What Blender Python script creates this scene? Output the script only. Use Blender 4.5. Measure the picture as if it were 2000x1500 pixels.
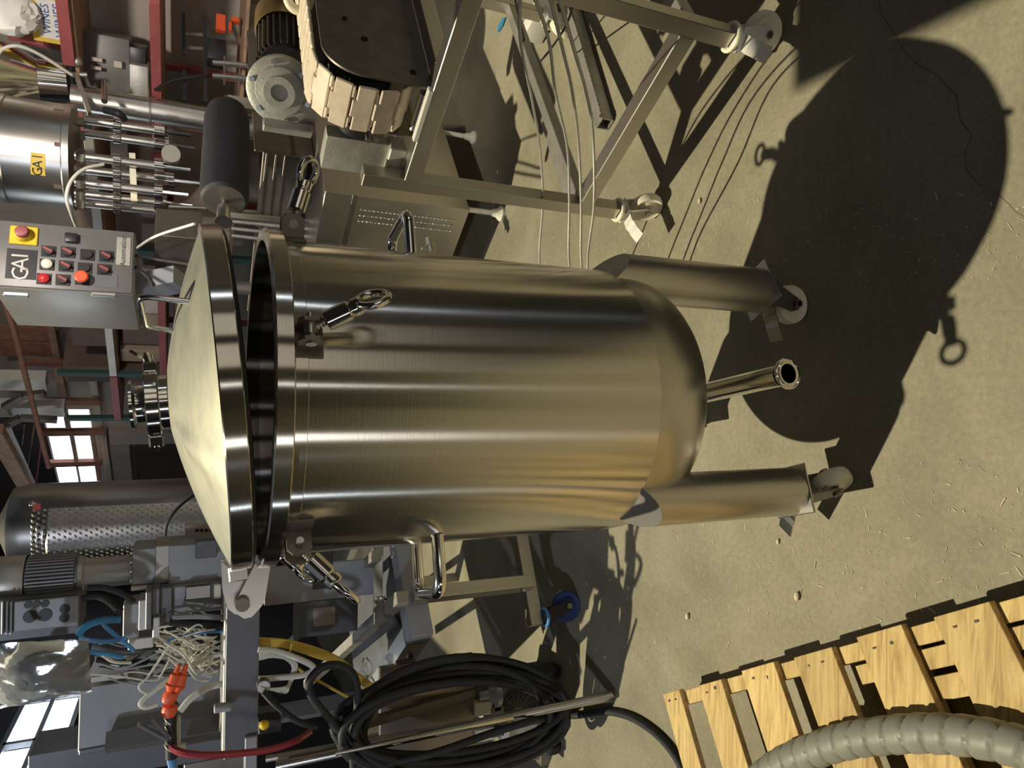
import bpy, bmesh, math, random
from mathutils import Vector, Matrix
random.seed(7)
PI = math.pi
S = bpy.context.scene
COL = S.collection
for o in list(bpy.data.objects): bpy.data.objects.remove(o)

# ------------------------------------------------------------------ camera
FPX, PITCH, ROLL, CAMH = 1387.0, math.radians(24.5), 0.017, 1.5
_R0 = Vector((1, 0, 0)); _D0 = Vector((0, -math.sin(PITCH), -math.cos(PITCH))); FWD = Vector((0, math.cos(PITCH), -math.sin(PITCH)))
RU = _R0 * math.cos(ROLL) - _D0 * math.sin(ROLL)
DV = _R0 * math.sin(ROLL) + _D0 * math.cos(ROLL)
CAM = Vector((0, 0, CAMH))
cd = bpy.data.cameras.new('camera'); cam = bpy.data.objects.new('camera', cd); COL.objects.link(cam)
cam.matrix_world = Matrix(((DV.x, RU.x, -FWD.x, CAM.x), (DV.y, RU.y, -FWD.y, CAM.y), (DV.z, RU.z, -FWD.z, CAM.z), (0, 0, 0, 1)))
cd.sensor_width = 36; cd.lens = FPX / 2000 * 36; cd.clip_start = 0.05; cd.clip_end = 100
S.camera = cam

# ------------------------------------------------------------------ light
SUN = Vector((0.36, -0.19, -1.0)).normalized()
sl = bpy.data.lights.new('sun', 'SUN'); sl.energy = 4.2; sl.angle = math.radians(0.6); sl.color = (1.0, 0.90, 0.64)
so = bpy.data.objects.new('sun', sl); COL.objects.link(so); so.location = (-3, 2, 8)
so.rotation_euler = SUN.to_track_quat('-Z', 'Y').to_euler()
W = bpy.data.worlds.new('world'); S.world = W; W.use_nodes = True
bgn = W.node_tree.nodes['Background']; bgn.inputs[0].default_value = (0.80, 0.88, 1.0, 1); bgn.inputs[1].default_value = 0.12
S.view_settings.view_transform = 'Standard'; S.view_settings.look = 'None'
S.view_settings.gamma = 1.0; S.view_settings.use_curve_mapping = False; S.view_settings.exposure = 0.0

# ------------------------------------------------------------------ pixel helpers (photo pixel -> point at a real depth)
def ray(x, y): return FWD + DV * ((x - 1000) / FPX) + RU * ((750 - y) / FPX)
def G(x, y, z=0.0):
    d = ray(x, y); return CAM + d * ((z - CAMH) / d.z)
def A(x, y, Y):
    d = ray(x, y); return CAM + d * (Y / d.y)
def PL(x, y, P, n):
    d = ray(x, y); t = (Vector(P) - CAM).dot(n) / d.dot(n); return CAM + d * t
def V(*a): return Vector(a)

# ------------------------------------------------------------------ materials
MATS = {}
def mat(name, col, rough=0.5, metal=0.0, var=0.0, scale=8.0, bump=0.0, bscale=60.0, aniso=0.0, stretch=None, col2=None, spec=None, rvar=0.0, emit=None, alpha=None, trans=0.0):
    m = bpy.data.materials.new(name); m.use_nodes = True; nt = m.node_tree; b = nt.nodes['Principled BSDF']
    N = nt.nodes.new; L = nt.links.new
    b.inputs['Base Color'].default_value = (*col, 1); b.inputs['Roughness'].default_value = rough; b.inputs['Metallic'].default_value = metal
    if spec is not None: b.inputs['Specular IOR Level'].default_value = spec
    if trans: b.inputs['Transmission Weight'].default_value = trans
    if alpha is not None: b.inputs['Alpha'].default_value = alpha
    if aniso:
        b.inputs['Anisotropic'].default_value = aniso
        t = N('ShaderNodeTangent'); t.direction_type = 'RADIAL'; t.axis = 'Z'; L(t.outputs[0], b.inputs['Tangent']); b.inputs['Anisotropic Rotation'].default_value = .25
    if var or bump or rvar:
        tc = N('ShaderNodeTexCoord'); mp = N('ShaderNodeMapping'); L(tc.outputs['Object'], mp.inputs[0])
        if stretch: mp.inputs['Scale'].default_value = stretch
        if var:
            n = N('ShaderNodeTexNoise'); n.inputs['Scale'].default_value = scale; n.inputs['Detail'].default_value = 6; n.inputs['Roughness'].default_value = 0.65; L(mp.outputs[0], n.inputs['Vector'])
            r = N('ShaderNodeValToRGB'); r.color_ramp.elements[0].position = 0.3; r.color_ramp.elements[1].position = 0.72
            c2 = col2 if col2 else tuple(max(0, c * (1 - var)) for c in col)
            r.color_ramp.elements[0].color = (*c2, 1); r.color_ramp.elements[1].color = (*(min(1, c * (1 + var * .4)) for c in col), 1)
            L(n.outputs['Fac'], r.inputs[0]); L(r.outputs[0], b.inputs['Base Color'])
        if rvar:
            n3 = N('ShaderNodeTexNoise'); n3.inputs['Scale'].default_value = scale * .7; n3.inputs['Detail'].default_value = 4; L(mp.outputs[0], n3.inputs['Vector'])
            mr = N('ShaderNodeMapRange'); mr.inputs[3].default_value = max(.02, rough - rvar); mr.inputs[4].default_value = rough + rvar; L(n3.outputs['Fac'], mr.inputs[0]); L(mr.outputs[0], b.inputs['Roughness'])
        if bump:
            n2 = N('ShaderNodeTexNoise'); n2.inputs['Scale'].default_value = bscale; n2.inputs['Detail'].default_value = 4; L(mp.outputs[0], n2.inputs['Vector'])
            bp = N('ShaderNodeBump'); bp.inputs['Strength'].default_value = bump; bp.inputs['Distance'].default_value = 0.004; L(n2.outputs['Fac'], bp.inputs['Height']); L(bp.outputs[0], b.inputs['Normal'])
    if emit:
        b.inputs['Emission Color'].default_value = (*emit[0], 1); b.inputs['Emission Strength'].default_value = emit[1]
    MATS[name] = m; return m
mat('tank_steel', (.66, .63, .57), .195, 1.0, aniso=1.0, bump=.03, bscale=6, stretch=(.15, .15, 60))
mat('head_steel', (.60, .57, .51), .34, 1.0, var=.12, scale=4)
mat('steel', (.60, .58, .54), .30, 1.0, rvar=.08, scale=5, var=.12)
mat('steel_brushed', (.60, .57, .52), .36, 1.0, var=.07, scale=60, stretch=(1, 1, .08))
mat('steel_dull', (.50, .48, .44), .50, 0.85, var=.22, scale=14)
mat('chrome', (.72, .70, .66), .12, 1.0, rvar=.05, scale=20)
mat('lid_matte', (.54, .53, .43), .5, 0.8, var=.4, scale=6, col2=(.36, .36, .33), stretch=(1, 1.8, 1))
mat('dark_steel', (.24, .215, .185), .42, 0.75, var=.25, scale=20)
mat('cast_alu', (.52, .52, .48), .55, 0.55, var=.25, scale=18, bump=.2, bscale=120)
mat('black_rubber', (.013, .014, .018), .62, 0, var=.4, scale=20)
mat('black_plastic', (.022, .022, .025), .4, 0, var=.3, scale=12)
mat('grey_paint', (.34, .35, .38), .45, 0.1, var=.15, scale=7)
mat('grey_dark_paint', (.15, .155, .175), .42, 0.2, var=.2, scale=7)
mat('door_grey', (.17, .165, .16), .45, 0.2, var=.15, scale=7)
mat('cabinet_steel', (.48, .47, .44), .42, 0.5, var=.15, scale=6)
mat('nylon', (.86, .82, .64), .42, 0, var=.12, scale=9)
mat('link_plastic', (.80, .68, .54), .45, 0, var=.2, scale=24)
mat('red_paint', (.33, .085, .085), .5, 0, var=.3, scale=9)
mat('red_bright', (.55, .03, .03), .35)
mat('orange_red', (.75, .10, .03), .45)
mat('yellow', (.75, .50, .02), .4, 0, var=.15)
mat('yellow_tube', (.72, .50, .08), .4)
mat('white_tube', (.66, .65, .58), .42)
mat('white_paint', (.72, .70, .66), .55, 0, var=.12)
mat('blue_tube', (.04, .22, .42), .4)
mat('blue_wheel', (.02, .045, .16), .45)
mat('blue_bright', (.07, .24, .55), .45)
mat('red_hose', (.30, .03, .05), .4)
mat('brown_panel', (.30, .25, .21), .32, 0.7, var=.18, scale=5)
mat('rust_wood', (.36, .17, .11), .75, 0, var=.4, scale=16, bump=.3)
mat('timber', (.42, .27, .18), .75, 0, var=.35, scale=12, bump=.3)
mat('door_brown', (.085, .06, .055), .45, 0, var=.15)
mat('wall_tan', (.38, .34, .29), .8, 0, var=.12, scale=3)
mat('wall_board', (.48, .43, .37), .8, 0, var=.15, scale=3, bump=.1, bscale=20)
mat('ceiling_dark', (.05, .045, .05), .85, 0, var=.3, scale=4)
mat('carton', (.42, .31, .22), .8, 0, var=.2, scale=7)
mat('carton_light', (.55, .48, .40), .8, 0, var=.15, scale=7)
mat('carton_dark', (.16, .11, .085), .8, 0, var=.2, scale=7)
mat('box_yellow', (.72, .52, .08), .6, 0, var=.15)
mat('paper_white', (.72, .71, .68), .7, 0, var=.06)
mat('ink_blue', (.06, .12, .32), .6)
mat('ink_black', (.015, .015, .015), .5)
mat('hole_black', (.006, .006, .006), .9)
mat('brass', (.55, .38, .16), .35, 0.9, var=.35, scale=12)
mat('copper_cowl', (.42, .29, .13), .42, 0.75, var=.4, scale=14)
mat('hose_grey', (.23, .235, .205), .5, 0, var=.15, scale=12)
mat('green_rope', (.03, .075, .065), .6)
mat('straw', (.60, .54, .38), .8)
mat('pane_glow', (.9, .95, 1), .5, emit=((.80, .90, 1.0), 7.0))
mat('clear_film', (.88, .93, .98), .16, 0, trans=.82, bump=.8, bscale=18)
mat('clear_plastic', (.9, .9, .9), .08, 0, trans=.9)
mat('dimple_steel', (.42, .40, .38), .32, 1.0, var=.3, scale=5)

def wood_mat(name, c1, c2):
    m = bpy.data.materials.new(name); m.use_nodes = True; nt = m.node_tree; b = nt.nodes['Principled BSDF']; N = nt.nodes.new; L = nt.links.new
    tc = N('ShaderNodeTexCoord'); mp = N('ShaderNodeMapping'); L(tc.outputs['Object'], mp.inputs[0]); mp.inputs['Scale'].default_value = (1.6, 17, 8); mp.inputs['Rotation'].default_value = (0, 0, math.radians(149.8))
    oi = N('ShaderNodeObjectInfo'); ad = N('ShaderNodeVectorMath'); ad.operation = 'ADD'; L(mp.outputs[0], ad.inputs[0])
    ml = N('ShaderNodeVectorMath'); ml.operation = 'SCALE'; ml.inputs[3].default_value = 9; cx = N('ShaderNodeCombineXYZ'); L(oi.outputs['Random'], cx.inputs[0]); L(oi.outputs['Random'], cx.inputs[1]); L(cx.outputs[0], ml.inputs[0]); L(ml.outputs[0], ad.inputs[1])
    n = N('ShaderNodeTexNoise'); n.inputs['Scale'].default_value = 2.6; n.inputs['Detail'].default_value = 9; n.inputs['Roughness'].default_value = .72; n.inputs['Distortion'].default_value = 1.1; L(ad.outputs[0], n.inputs['Vector'])
    r = N('ShaderNodeValToRGB'); r.color_ramp.elements[0].position = .36; r.color_ramp.elements[1].position = .58; r.color_ramp.elements[0].color = (*c2, 1); r.color_ramp.elements[1].color = (*c1, 1); L(n.outputs['Fac'], r.inputs[0])
    hs = N('ShaderNodeHueSaturation'); L(r.outputs[0], hs.inputs['Color']); mr = N('ShaderNodeMapRange'); mr.inputs[3].default_value = .86; mr.inputs[4].default_value = 1.12; L(oi.outputs['Random'], mr.inputs[0]); L(mr.outputs[0], hs.inputs['Value'])
    L(hs.outputs[0], b.inputs['Base Color']); b.inputs['Roughness'].default_value = .75
    bp = N('ShaderNodeBump'); bp.inputs['Strength'].default_value = .35; bp.inputs['Distance'].default_value = .003; L(n.outputs['Fac'], bp.inputs['Height']); L(bp.outputs[0], b.inputs['Normal'])
    MATS[name] = m
wood_mat('pallet_wood', (.62, .46, .20), (.36, .235, .085))

def concrete():
    m = bpy.data.materials.new('concrete'); m.use_nodes = True; nt = m.node_tree; b = nt.nodes['Principled BSDF']; N = nt.nodes.new; L = nt.links.new
    tc = N('ShaderNodeTexCoord')
    def noise(sc, det=6, rough=.6, dist=0):
        n = N('ShaderNodeTexNoise'); n.inputs['Scale'].default_value = sc; n.inputs['Detail'].default_value = det; n.inputs['Roughness'].default_value = rough; n.inputs['Distortion'].default_value = dist; L(tc.outputs['Object'], n.inputs['Vector']); return n
    def ramp(a, b_, p0=.3, p1=.7):
        r = N('ShaderNodeValToRGB'); r.color_ramp.elements[0].position = p0; r.color_ramp.elements[1].position = p1; r.color_ramp.elements[0].color = (*a, 1); r.color_ramp.elements[1].color = (*b_, 1); return r
    n1 = noise(2.2, 8, .65, .4); r1 = ramp((.20, .182, .130), (.30, .278, .205)); L(n1.outputs['Fac'], r1.inputs[0])
    n2 = noise(70, 5, .7); r2 = ramp((.86, .86, .86), (1.1, 1.1, 1.08), .35, .65); L(n2.outputs['Fac'], r2.inputs[0])
    mx = N('ShaderNodeMixRGB'); mx.blend_type = 'MULTIPLY'; mx.inputs[0].default_value = 1; L(r1.outputs[0], mx.inputs[1]); L(r2.outputs[0], mx.inputs[2])
    # fine pale scratches
    wv = N('ShaderNodeTexNoise'); wv.inputs['Scale'].default_value = 5; wv.inputs['Detail'].default_value = 10; wv.inputs['Distortion'].default_value = 3
    mp = N('ShaderNodeMapping'); mp.inputs['Scale'].default_value = (1, 5, 1); mp.inputs['Rotation'].default_value = (0, 0, .7); L(tc.outputs['Object'], mp.inputs[0]); L(mp.outputs[0], wv.inputs['Vector'])
    r3 = ramp((0, 0, 0), (1, 1, 1), .505, .51); el = r3.color_ramp.elements.new(.515); el.color = (0, 0, 0, 1); r3.color_ramp.elements[0].position = .495; L(wv.outputs['Fac'], r3.inputs[0])
    mx2 = N('ShaderNodeMixRGB'); mx2.blend_type = 'MIX'; mx2.inputs[2].default_value = (.40, .38, .30, 1); ms = N('ShaderNodeMath'); ms.operation = 'MULTIPLY'; ms.inputs[1].default_value = .32; L(r3.outputs[0], ms.inputs[0]); L(ms.outputs[0], mx2.inputs[0]); L(mx.outputs[0], mx2.inputs[1])
    # dark stains
    n4 = noise(.9, 5, .6, .8); r4 = ramp((.72, .70, .66), (1, 1, 1), .34, .52); L(n4.outputs['Fac'], r4.inputs[0])
    mx3 = N('ShaderNodeMixRGB'); mx3.blend_type = 'MULTIPLY'; mx3.inputs[0].default_value = .8; L(mx2.outputs[0], mx3.inputs[1]); L(r4.outputs[0], mx3.inputs[2])
    L(mx3.outputs[0], b.inputs['Base Color']); b.inputs['Roughness'].default_value = .62; b.inputs['Specular IOR Level'].default_value = .3
    bp = N('ShaderNodeBump'); bp.inputs['Strength'].default_value = .25; bp.inputs['Distance'].default_value = .002; L(n2.outputs['Fac'], bp.inputs['Height']); L(bp.outputs[0], b.inputs['Normal'])
    MATS['concrete'] = m
concrete()

# ------------------------------------------------------------------ mesh builder
def frame_from(axis, hint=None):
    w = Vector(axis).normalized(); h = Vector(hint) if hint is not None else (V(0, 0, 1) if abs(w.z) < .9 else V(1, 0, 0))
    u = h.cross(w)
    if u.length < 1e-5: u = V(0, 1, 0).cross(w)
    u.normalize(); v = w.cross(u); return u, v, w
def rotz(a): return Matrix.Rotation(a, 3, 'Z')
class MB:
    def __init__(s): s.v = []; s.f = []
    def add(s, vs, fs):
        k = len(s.v); s.v += [Vector(p) for p in vs]; s.f += [tuple(i + k for i in q) for q in fs]; return s
    def box(s, c, size, R=None, bev=0.0):
        c = Vector(c); hx, hy, hz = (d / 2 for d in size); R = R if R is not None else Matrix.Identity(3)
        b = min(bev, hx * .9, hy * .9, hz * .9)
        if b <= 0:
            vs = [c + R @ V(x * hx, y * hy, z * hz) for z in (-1, 1) for y in (-1, 1) for x in (-1, 1)]
            return s.add(vs, [(0, 2, 3, 1), (4, 5, 7, 6), (0, 1, 5, 4), (2, 6, 7, 3), (0, 4, 6, 2), (1, 3, 7, 5)])
        bm = bmesh.new(); bmesh.ops.create_cube(bm, size=2)
        for v in bm.verts: v.co = V(v.co.x * hx, v.co.y * hy, v.co.z * hz)
        bmesh.ops.bevel(bm, geom=bm.edges[:], offset=b, segments=1 if b < .004 else 2, affect='EDGES', profile=.5)
        bm.verts.index_update(); s.add([c + R @ v.co for v in bm.verts], [[v.index for v in f.verts] for f in bm.faces]); bm.free(); return s
    def bar(s, p0, p1, w, h, up=(0, 0, 1), bev=0.0):      # rectangular bar from p0 to p1; h along up
        p0 = Vector(p0); p1 = Vector(p1); d = p1 - p0; u, v, w_ = frame_from(d, up)
        R = Matrix((u, v, w_)).transposed(); return s.box((p0 + p1) / 2, (w, h, d.length), R, bev)
    def cyl(s, p0, p1, r0, r1=None, seg=20, caps=True):
        r1 = r0 if r1 is None else r1; p0 = Vector(p0); p1 = Vector(p1); u, v, w = frame_from(p1 - p0)
        vs = [p + (u * math.cos(2 * PI * i / seg) + v * math.sin(2 * PI * i / seg)) * r for p, r in ((p0, r0), (p1, r1)) for i in range(seg)]
        fs = [(i, (i + 1) % seg, seg + (i + 1) % seg, seg + i) for i in range(seg)]
        if caps: fs += [tuple(range(seg - 1, -1, -1)), tuple(range(seg, 2 * seg))]
        return s.add(vs, fs)
    def lathe(s, prof, c=(0, 0, 0), axis=(0, 0, 1), seg=48, closed=False, a0=0.0, a1=None):
        c = Vector(c); u, v, w = frame_from(axis, (0, 1, 0) if abs(Vector(axis).normalized().z) > .9 else None); n = len(prof); vs = []
        full = a1 is None; m = seg if full else seg + 1
        for i in range(m):
            a = a0 + (2 * PI if full else (a1 - a0)) * i / seg; d = u * math.cos(a) + v * math.sin(a)
            vs += [c + d * r + w * z for r, z in prof]
        fs = []
        for i in range(seg):
            j = (i + 1) % m
            for k in range(n if closed else n - 1):
                k2 = (k + 1) % n; fs.append((i * n + k, j * n + k, j * n + k2, i * n + k2))
        return s.add(vs, fs)
    def tube(s, pts, r, seg=10, closed=False, caps=True, squash=None):
        pts = [Vector(p) for p in pts]; n = len(pts); rs = r if isinstance(r, (list, tuple)) else [r] * n
        tang = []
        for i in range(n):
            a = pts[(i - 1) % n] if (closed or i > 0) else pts[i]; b = pts[(i + 1) % n] if (closed or i < n - 1) else pts[i]
            t = (b - a); tang.append(t.normalized() if t.length > 1e-9 else V(0, 0, 1))
        u, v, w = frame_from(tang[0]); vs = []
        for i in range(n):
            t = tang[i]; u = (u - t * u.dot(t)); u = u.normalized() if u.length > 1e-6 else frame_from(t)[0]; v = t.cross(u)
            vs += [pts[i] + (u * math.cos(2 * PI * k / seg) + v * math.sin(2 * PI * k / seg)) * rs[i] for k in range(seg)]
        fs = []
        for i in range(n if closed else n - 1):
            j = (i + 1) % n; sh = 0
            if closed and j == 0:
                best = 1e9
                for q in range(seg):
                    d = (vs[i * seg] - vs[q]).length
                    if d < best: best = d; sh = q
            for k in range(seg):
                k2 = (k + 1) % seg; fs.append((i * seg + k, i * seg + k2, j * seg + (k2 + sh) % seg, j * seg + (k + sh) % seg))
        if caps and not closed: fs += [tuple(range(seg - 1, -1, -1)), tuple(range((n - 1) * seg, n * seg))]
        return s.add(vs, fs)
    def torus(s, c, R, r, axis=(0, 0, 1), seg=32, sseg=10, a0=0, a1=None):
        u, v, w = frame_from(axis); c = Vector(c); full = a1 is None
        m = seg if full else seg + 1
        pts = [c + (u * math.cos(a0 + (2 * PI if full else a1 - a0) * i / seg) + v * math.sin(a0 + (2 * PI if full else a1 - a0) * i / seg)) * R for i in range(m)]
        return s.tube(pts, r, sseg, closed=full)
    def prism(s, poly, o, ux, uy, h):                       # polygon in (ux, uy) extruded along ux x uy by h
        o = Vector(o); ux = Vector(ux); uy = Vector(uy); w = ux.cross(uy).normalized(); n = len(poly)
        vs = [o + ux * a + uy * b for a, b in poly] + [o + ux * a + uy * b + w * h for a, b in poly]
        return s.add(vs, [tuple(range(n - 1, -1, -1)), tuple(range(n, 2 * n))] + [(i, (i + 1) % n, n + (i + 1) % n, n + i) for i in range(n)])
    def sphere(s, c, r, seg=16, rings=10, sc=(1, 1, 1)):
        vs = []; fs = []; c = Vector(c)
        for i in range(rings + 1):
            th = PI * i / rings
            for k in range(seg):
                a = 2 * PI * k / seg; vs.append(c + V(r * math.sin(th) * math.cos(a) * sc[0], r * math.sin(th) * math.sin(a) * sc[1], r * math.cos(th) * sc[2]))
        for i in range(rings):
            for k in range(seg): fs.append((i * seg + k, (i + 1) * seg + k, (i + 1) * seg + (k + 1) % seg, i * seg + (k + 1) % seg))
        return s.add(vs, fs)
    def xform(s, M):
        s.v = [M @ p for p in s.v]; return s
    def build(s, name, m, parent=None, smooth=35, label=None, kind=None):
        off = V(0, 0, 0); p = parent
        while p is not None: off += p.location; p = p.parent
        me = bpy.data.meshes.new(name); me.from_pydata([p - off for p in s.v], [], s.f); me.update()
        bm = bmesh.new(); bm.from_mesh(me); bmesh.ops.remove_doubles(bm, verts=bm.verts, dist=1e-6); bmesh.ops.recalc_face_normals(bm, faces=bm.faces); bm.to_mesh(me); bm.free()
        me.materials.append(MATS[m])
        if smooth:
            me.polygons.foreach_set('use_smooth', [True] * len(me.polygons)); me.set_sharp_from_angle(angle=math.radians(smooth))
        o = bpy.data.objects.new(name, me); COL.objects.link(o); o.parent = parent
        if label: o['label'] = label
        if kind: o['kind'] = kind
        return o
def tag(o, label, cat, group=None):
    o['label'] = label; o['category'] = cat
    if group: o['group'] = group
    return o
def thing(name, label, cat, loc, group=None):
    o = bpy.data.objects.new(name, None); COL.objects.link(o); o.location = loc; o.empty_display_size = .05; return tag(o, label, cat, group)
def struct(mb, name, m, smooth=35):
    o = mb.build(name, m, None, smooth); o['kind'] = 'structure'; return o
def solo(mb, name, m, label, cat, group=None, smooth=35, base=None):
    o = mb.build(name, m, None, smooth)
    return tag(o, label, cat, group)
def bez(pts, n=8):                                         # Catmull-Rom through points
    pts = [Vector(p) for p in pts]; out = []; P = [pts[0] * 2 - pts[1]] + pts + [pts[-1] * 2 - pts[-2]]
    for i in range(1, len(P) - 2):
        a, b, c, d = P[i - 1:i + 3]
        for k in range(n):
            t = k / n; out.append(.5 * ((2 * b) + (c - a) * t + (2 * a - 5 * b + 4 * c - d) * t * t + (3 * b - a - 3 * c + d) * t ** 3))
    return out + [pts[-1]]
def text_mb(body, o, ux, uy, size, depth=.0015):            # raised lettering
    cu = bpy.data.curves.new('txt', 'FONT'); cu.body = body; cu.size = size; cu.extrude = depth / 2; cu.align_x = 'CENTER'; cu.align_y = 'CENTER'; cu.resolution_u = 2
    ob = bpy.data.objects.new('txt', cu); COL.objects.link(ob); dg = bpy.context.evaluated_depsgraph_get(); me = ob.evaluated_get(dg).to_mesh()
    ux = Vector(ux); uy = Vector(uy); w = ux.cross(uy).normalized(); m = MB()
    m.add([Vector(o) + ux * v.co.x + uy * v.co.y + w * v.co.z for v in me.vertices], [tuple(p.vertices) for p in me.polygons])
    ob.evaluated_get(dg).to_mesh_clear(); bpy.data.objects.remove(ob); bpy.data.curves.remove(cu); return m

#@@SETTING
# ------------------------------------------------------------------ setting
E1 = V(.62, -.785, 0).normalized(); E2 = V(.785, .62, 0).normalized(); RE = rotz(math.atan2(E1.y, E1.x)); RK0 = V(1.058, 5.68, 0)
def RK(s, dp, z): return RK0 + E1 * s + E2 * dp + V(0, 0, z)
def RKp(x, y, dp): return PL(x, y, RK(0, dp, 0), E2)
def rbox(x0, y0, x1, y1, dp, th, bev=.002, mb=None):
    a = RKp((x0 + x1) / 2, y0, dp); b = RKp((x0 + x1) / 2, y1, dp); t = RKp(x0, (y0 + y1) / 2, dp); u = RKp(x1, (y0 + y1) / 2, dp)
    w = abs((a - b).dot(E1)); h = abs(t.z - u.z); c = (a + b) / 2; c.z = (t.z + u.z) / 2
    return (mb or MB()).box(c + E2 * (th / 2), (w, th, h), RE, bev)
def fbox(x0, y0, x1, y1, Y, dep, R=None, bev=.002, mb=None):
    xm = (x0 + x1) / 2; ym = (y0 + y1) / 2; c = A(xm, ym, Y); w = abs(A(xm, y0, Y).x - A(xm, y1, Y).x); h = abs(A(x0, ym, Y).z - A(x1, ym, Y).z)
    R = R or Matrix.Identity(3); return (mb or MB()).box(c + R @ V(0, dep / 2, 0), (w, dep, h), R, bev)
def pxm(P, px): return px * (Vector(P) - CAM).dot(FWD) / FPX      # how long px pixels are at P
fl = MB(); fl.box((0, 5, -.05), (18, 28, .1)); floor = struct(fl, 'floor', 'concrete')
WD = 1.25
ck = [(1715, -10), (1722, 30), (1745, 62), (1772, 108), (1795, 128), (1832, 146), (1846, 165), (1868, 186), (1876, 236), (1898, 264), (1884, 300), (1888, 332), (1912, 360), (1945, 374), (1985, 415), (2030, 440)]
cm = MB()
for (xa, ya), (xb, yb) in zip(ck[:-1], ck[1:]):
    a = G(xa, ya, .0006); b = G(xb, yb, .0006); n_ = (b - a).cross(V(0, 0, 1)).normalized() * .0011; cm.add([a - n_, b - n_ * .7, b + n_ * .7, a + n_], [(0, 1, 2, 3)])
cm.build('crack', 'carton_dark', floor, 0)
# back wall (two runs beside the window), side and rear walls, roof with its open bay
def wallbox(s0, s1, z0, z1, dp, th, name, mt): struct(MB().box(RK((s0 + s1) / 2, dp + th / 2, (z0 + z1) / 2), (s1 - s0, th, z1 - z0), RE), name, mt)
wl = RKp(140, 945, WD); wr = RKp(140, 800, WD); sl0 = (wl - RK0).dot(E1); sr0 = (wr - RK0).dot(E1); zl = RKp(186, 870, WD).z; zh = RKp(96, 870, WD).z
sl1 = -3.0; sr1 = -3.0
wallbox(sr0, 9, 0, 4.2, WD, .12, 'wall_back', 'wall_tan')
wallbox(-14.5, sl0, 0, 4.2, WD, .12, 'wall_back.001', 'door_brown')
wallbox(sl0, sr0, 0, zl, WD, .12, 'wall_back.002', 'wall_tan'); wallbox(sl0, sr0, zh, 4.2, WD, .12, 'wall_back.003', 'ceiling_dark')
def window(nm, s0, s1, z0, z1, ncol, nrow):
    f = MB()
    w = s1 - s0; h = z1 - z0
    for k in range(ncol + 1): f.box(RK(s0 + w * k / ncol, WD + .04, (z0 + z1) / 2), (.03, .05, h + .03), RE)
    for k in range(nrow + 1): f.box(RK((s0 + s1) / 2, WD + .04, z0 + h * k / nrow), (w + .03, .045, .028), RE)
    o = struct(f, nm, 'white_paint')
    for i in range(ncol):
        for j in range(nrow):
            MB().box(RK(s0 + w * (i + .5) / ncol, WD + .05, z0 + h * (j + .5) / nrow), (w / ncol - .03, .006, h / nrow - .028), RE).build('lit_pane', 'pane_glow', o)
window('window_1', sl0, sr0, zl, zh, 3, 2)
XL = -3.2
wy0 = PL(80, 1500, (XL, 0, 0), V(1, 0, 0)).y; wy1 = PL(80, 1368, (XL, 0, 0), V(1, 0, 0)).y; wz0 = PL(138, 1430, (XL, 0, 0), V(1, 0, 0)).z; wz1 = PL(22, 1430, (XL, 0, 0), V(1, 0, 0)).z; wy0 -= .5
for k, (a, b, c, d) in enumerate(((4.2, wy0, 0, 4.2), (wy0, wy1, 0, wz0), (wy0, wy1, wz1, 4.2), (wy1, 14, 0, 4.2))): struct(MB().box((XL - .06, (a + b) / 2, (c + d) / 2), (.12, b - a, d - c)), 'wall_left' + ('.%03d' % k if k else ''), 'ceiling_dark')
f = MB()
for k in range(3): f.box((XL + .02, wy0 + (wy1 - wy0) * k / 2, (wz0 + wz1) / 2), (.05, .05, wz1 - wz0))
for k in range(3): f.box((XL + .02, (wy0 + wy1) / 2, wz0 + (wz1 - wz0) * k / 2), (.05, wy1 - wy0, .04))
o = struct(f, 'window_2', 'grey_dark_paint')
for i in range(2):
    for j in range(2): MB().box((XL - .02, wy0 + (wy1 - wy0) * (i + .5) / 2, wz0 + (wz1 - wz0) * (j + .5) / 2), (.01, (wy1 - wy0) / 2 - .05, (wz1 - wz0) / 2 - .04)).build('lit_pane', 'pane_glow', o)
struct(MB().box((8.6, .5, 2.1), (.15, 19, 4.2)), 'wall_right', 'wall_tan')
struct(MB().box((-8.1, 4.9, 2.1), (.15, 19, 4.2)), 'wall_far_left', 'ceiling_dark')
# rear wall behind the photographer; unseen glowing panels and side-wall slots added to streak the tank
mat('panel_glow', (.9, .93, 1), .5, emit=((1.0, .96, .92), 3.6)); mat('panel_glow_dim', (.9, .93, 1), .5, emit=((1.0, .88, .70), .6)); mat('wall_dark', (.13, .115, .10), .8, 0, var=.3, scale=2)
for nm, x0, x1 in (('wall_rear', -8.6, -3.24), ('wall_rear.001', -2.61, .86), ('wall_rear.002', 1.02, 2.1), ('wall_rear.003', 4.0, 4.9), ('wall_rear.004', 8.2, 8.6)):
    struct(MB().box(((x0 + x1) / 2, -4.6, 2.1), (x1 - x0, .15, 4.2)), nm, 'wall_dark')
for nm, x0, x1, z1 in (('glow_panel_1', -3.24, -2.61, 3.4), ('glow_panel_2', .86, 1.02, 3.0), ('glow_panel_3', 2.1, 4.0, 3.2), ('glow_panel_4', 4.9, 8.2, 3.2)):
    f = MB()
    for k in range(2): f.box((x0 + (x1 - x0) * k, -4.6, z1 / 2), (.03, .08, z1))
    f.box(((x0 + x1) / 2, -4.6, z1 + .4), (x1 - x0, .14, 4.2 - z1 + .4 - .4))
    o = struct(f, nm, 'grey_dark_paint'); MB().box(((x0 + x1) / 2, -4.62, z1 / 2), (x1 - x0 - .03, .02, z1)).build('glow_sheet', 'panel_glow' if nm in ('glow_panel_1', 'glow_panel_2') else 'panel_glow_dim', o)
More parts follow.
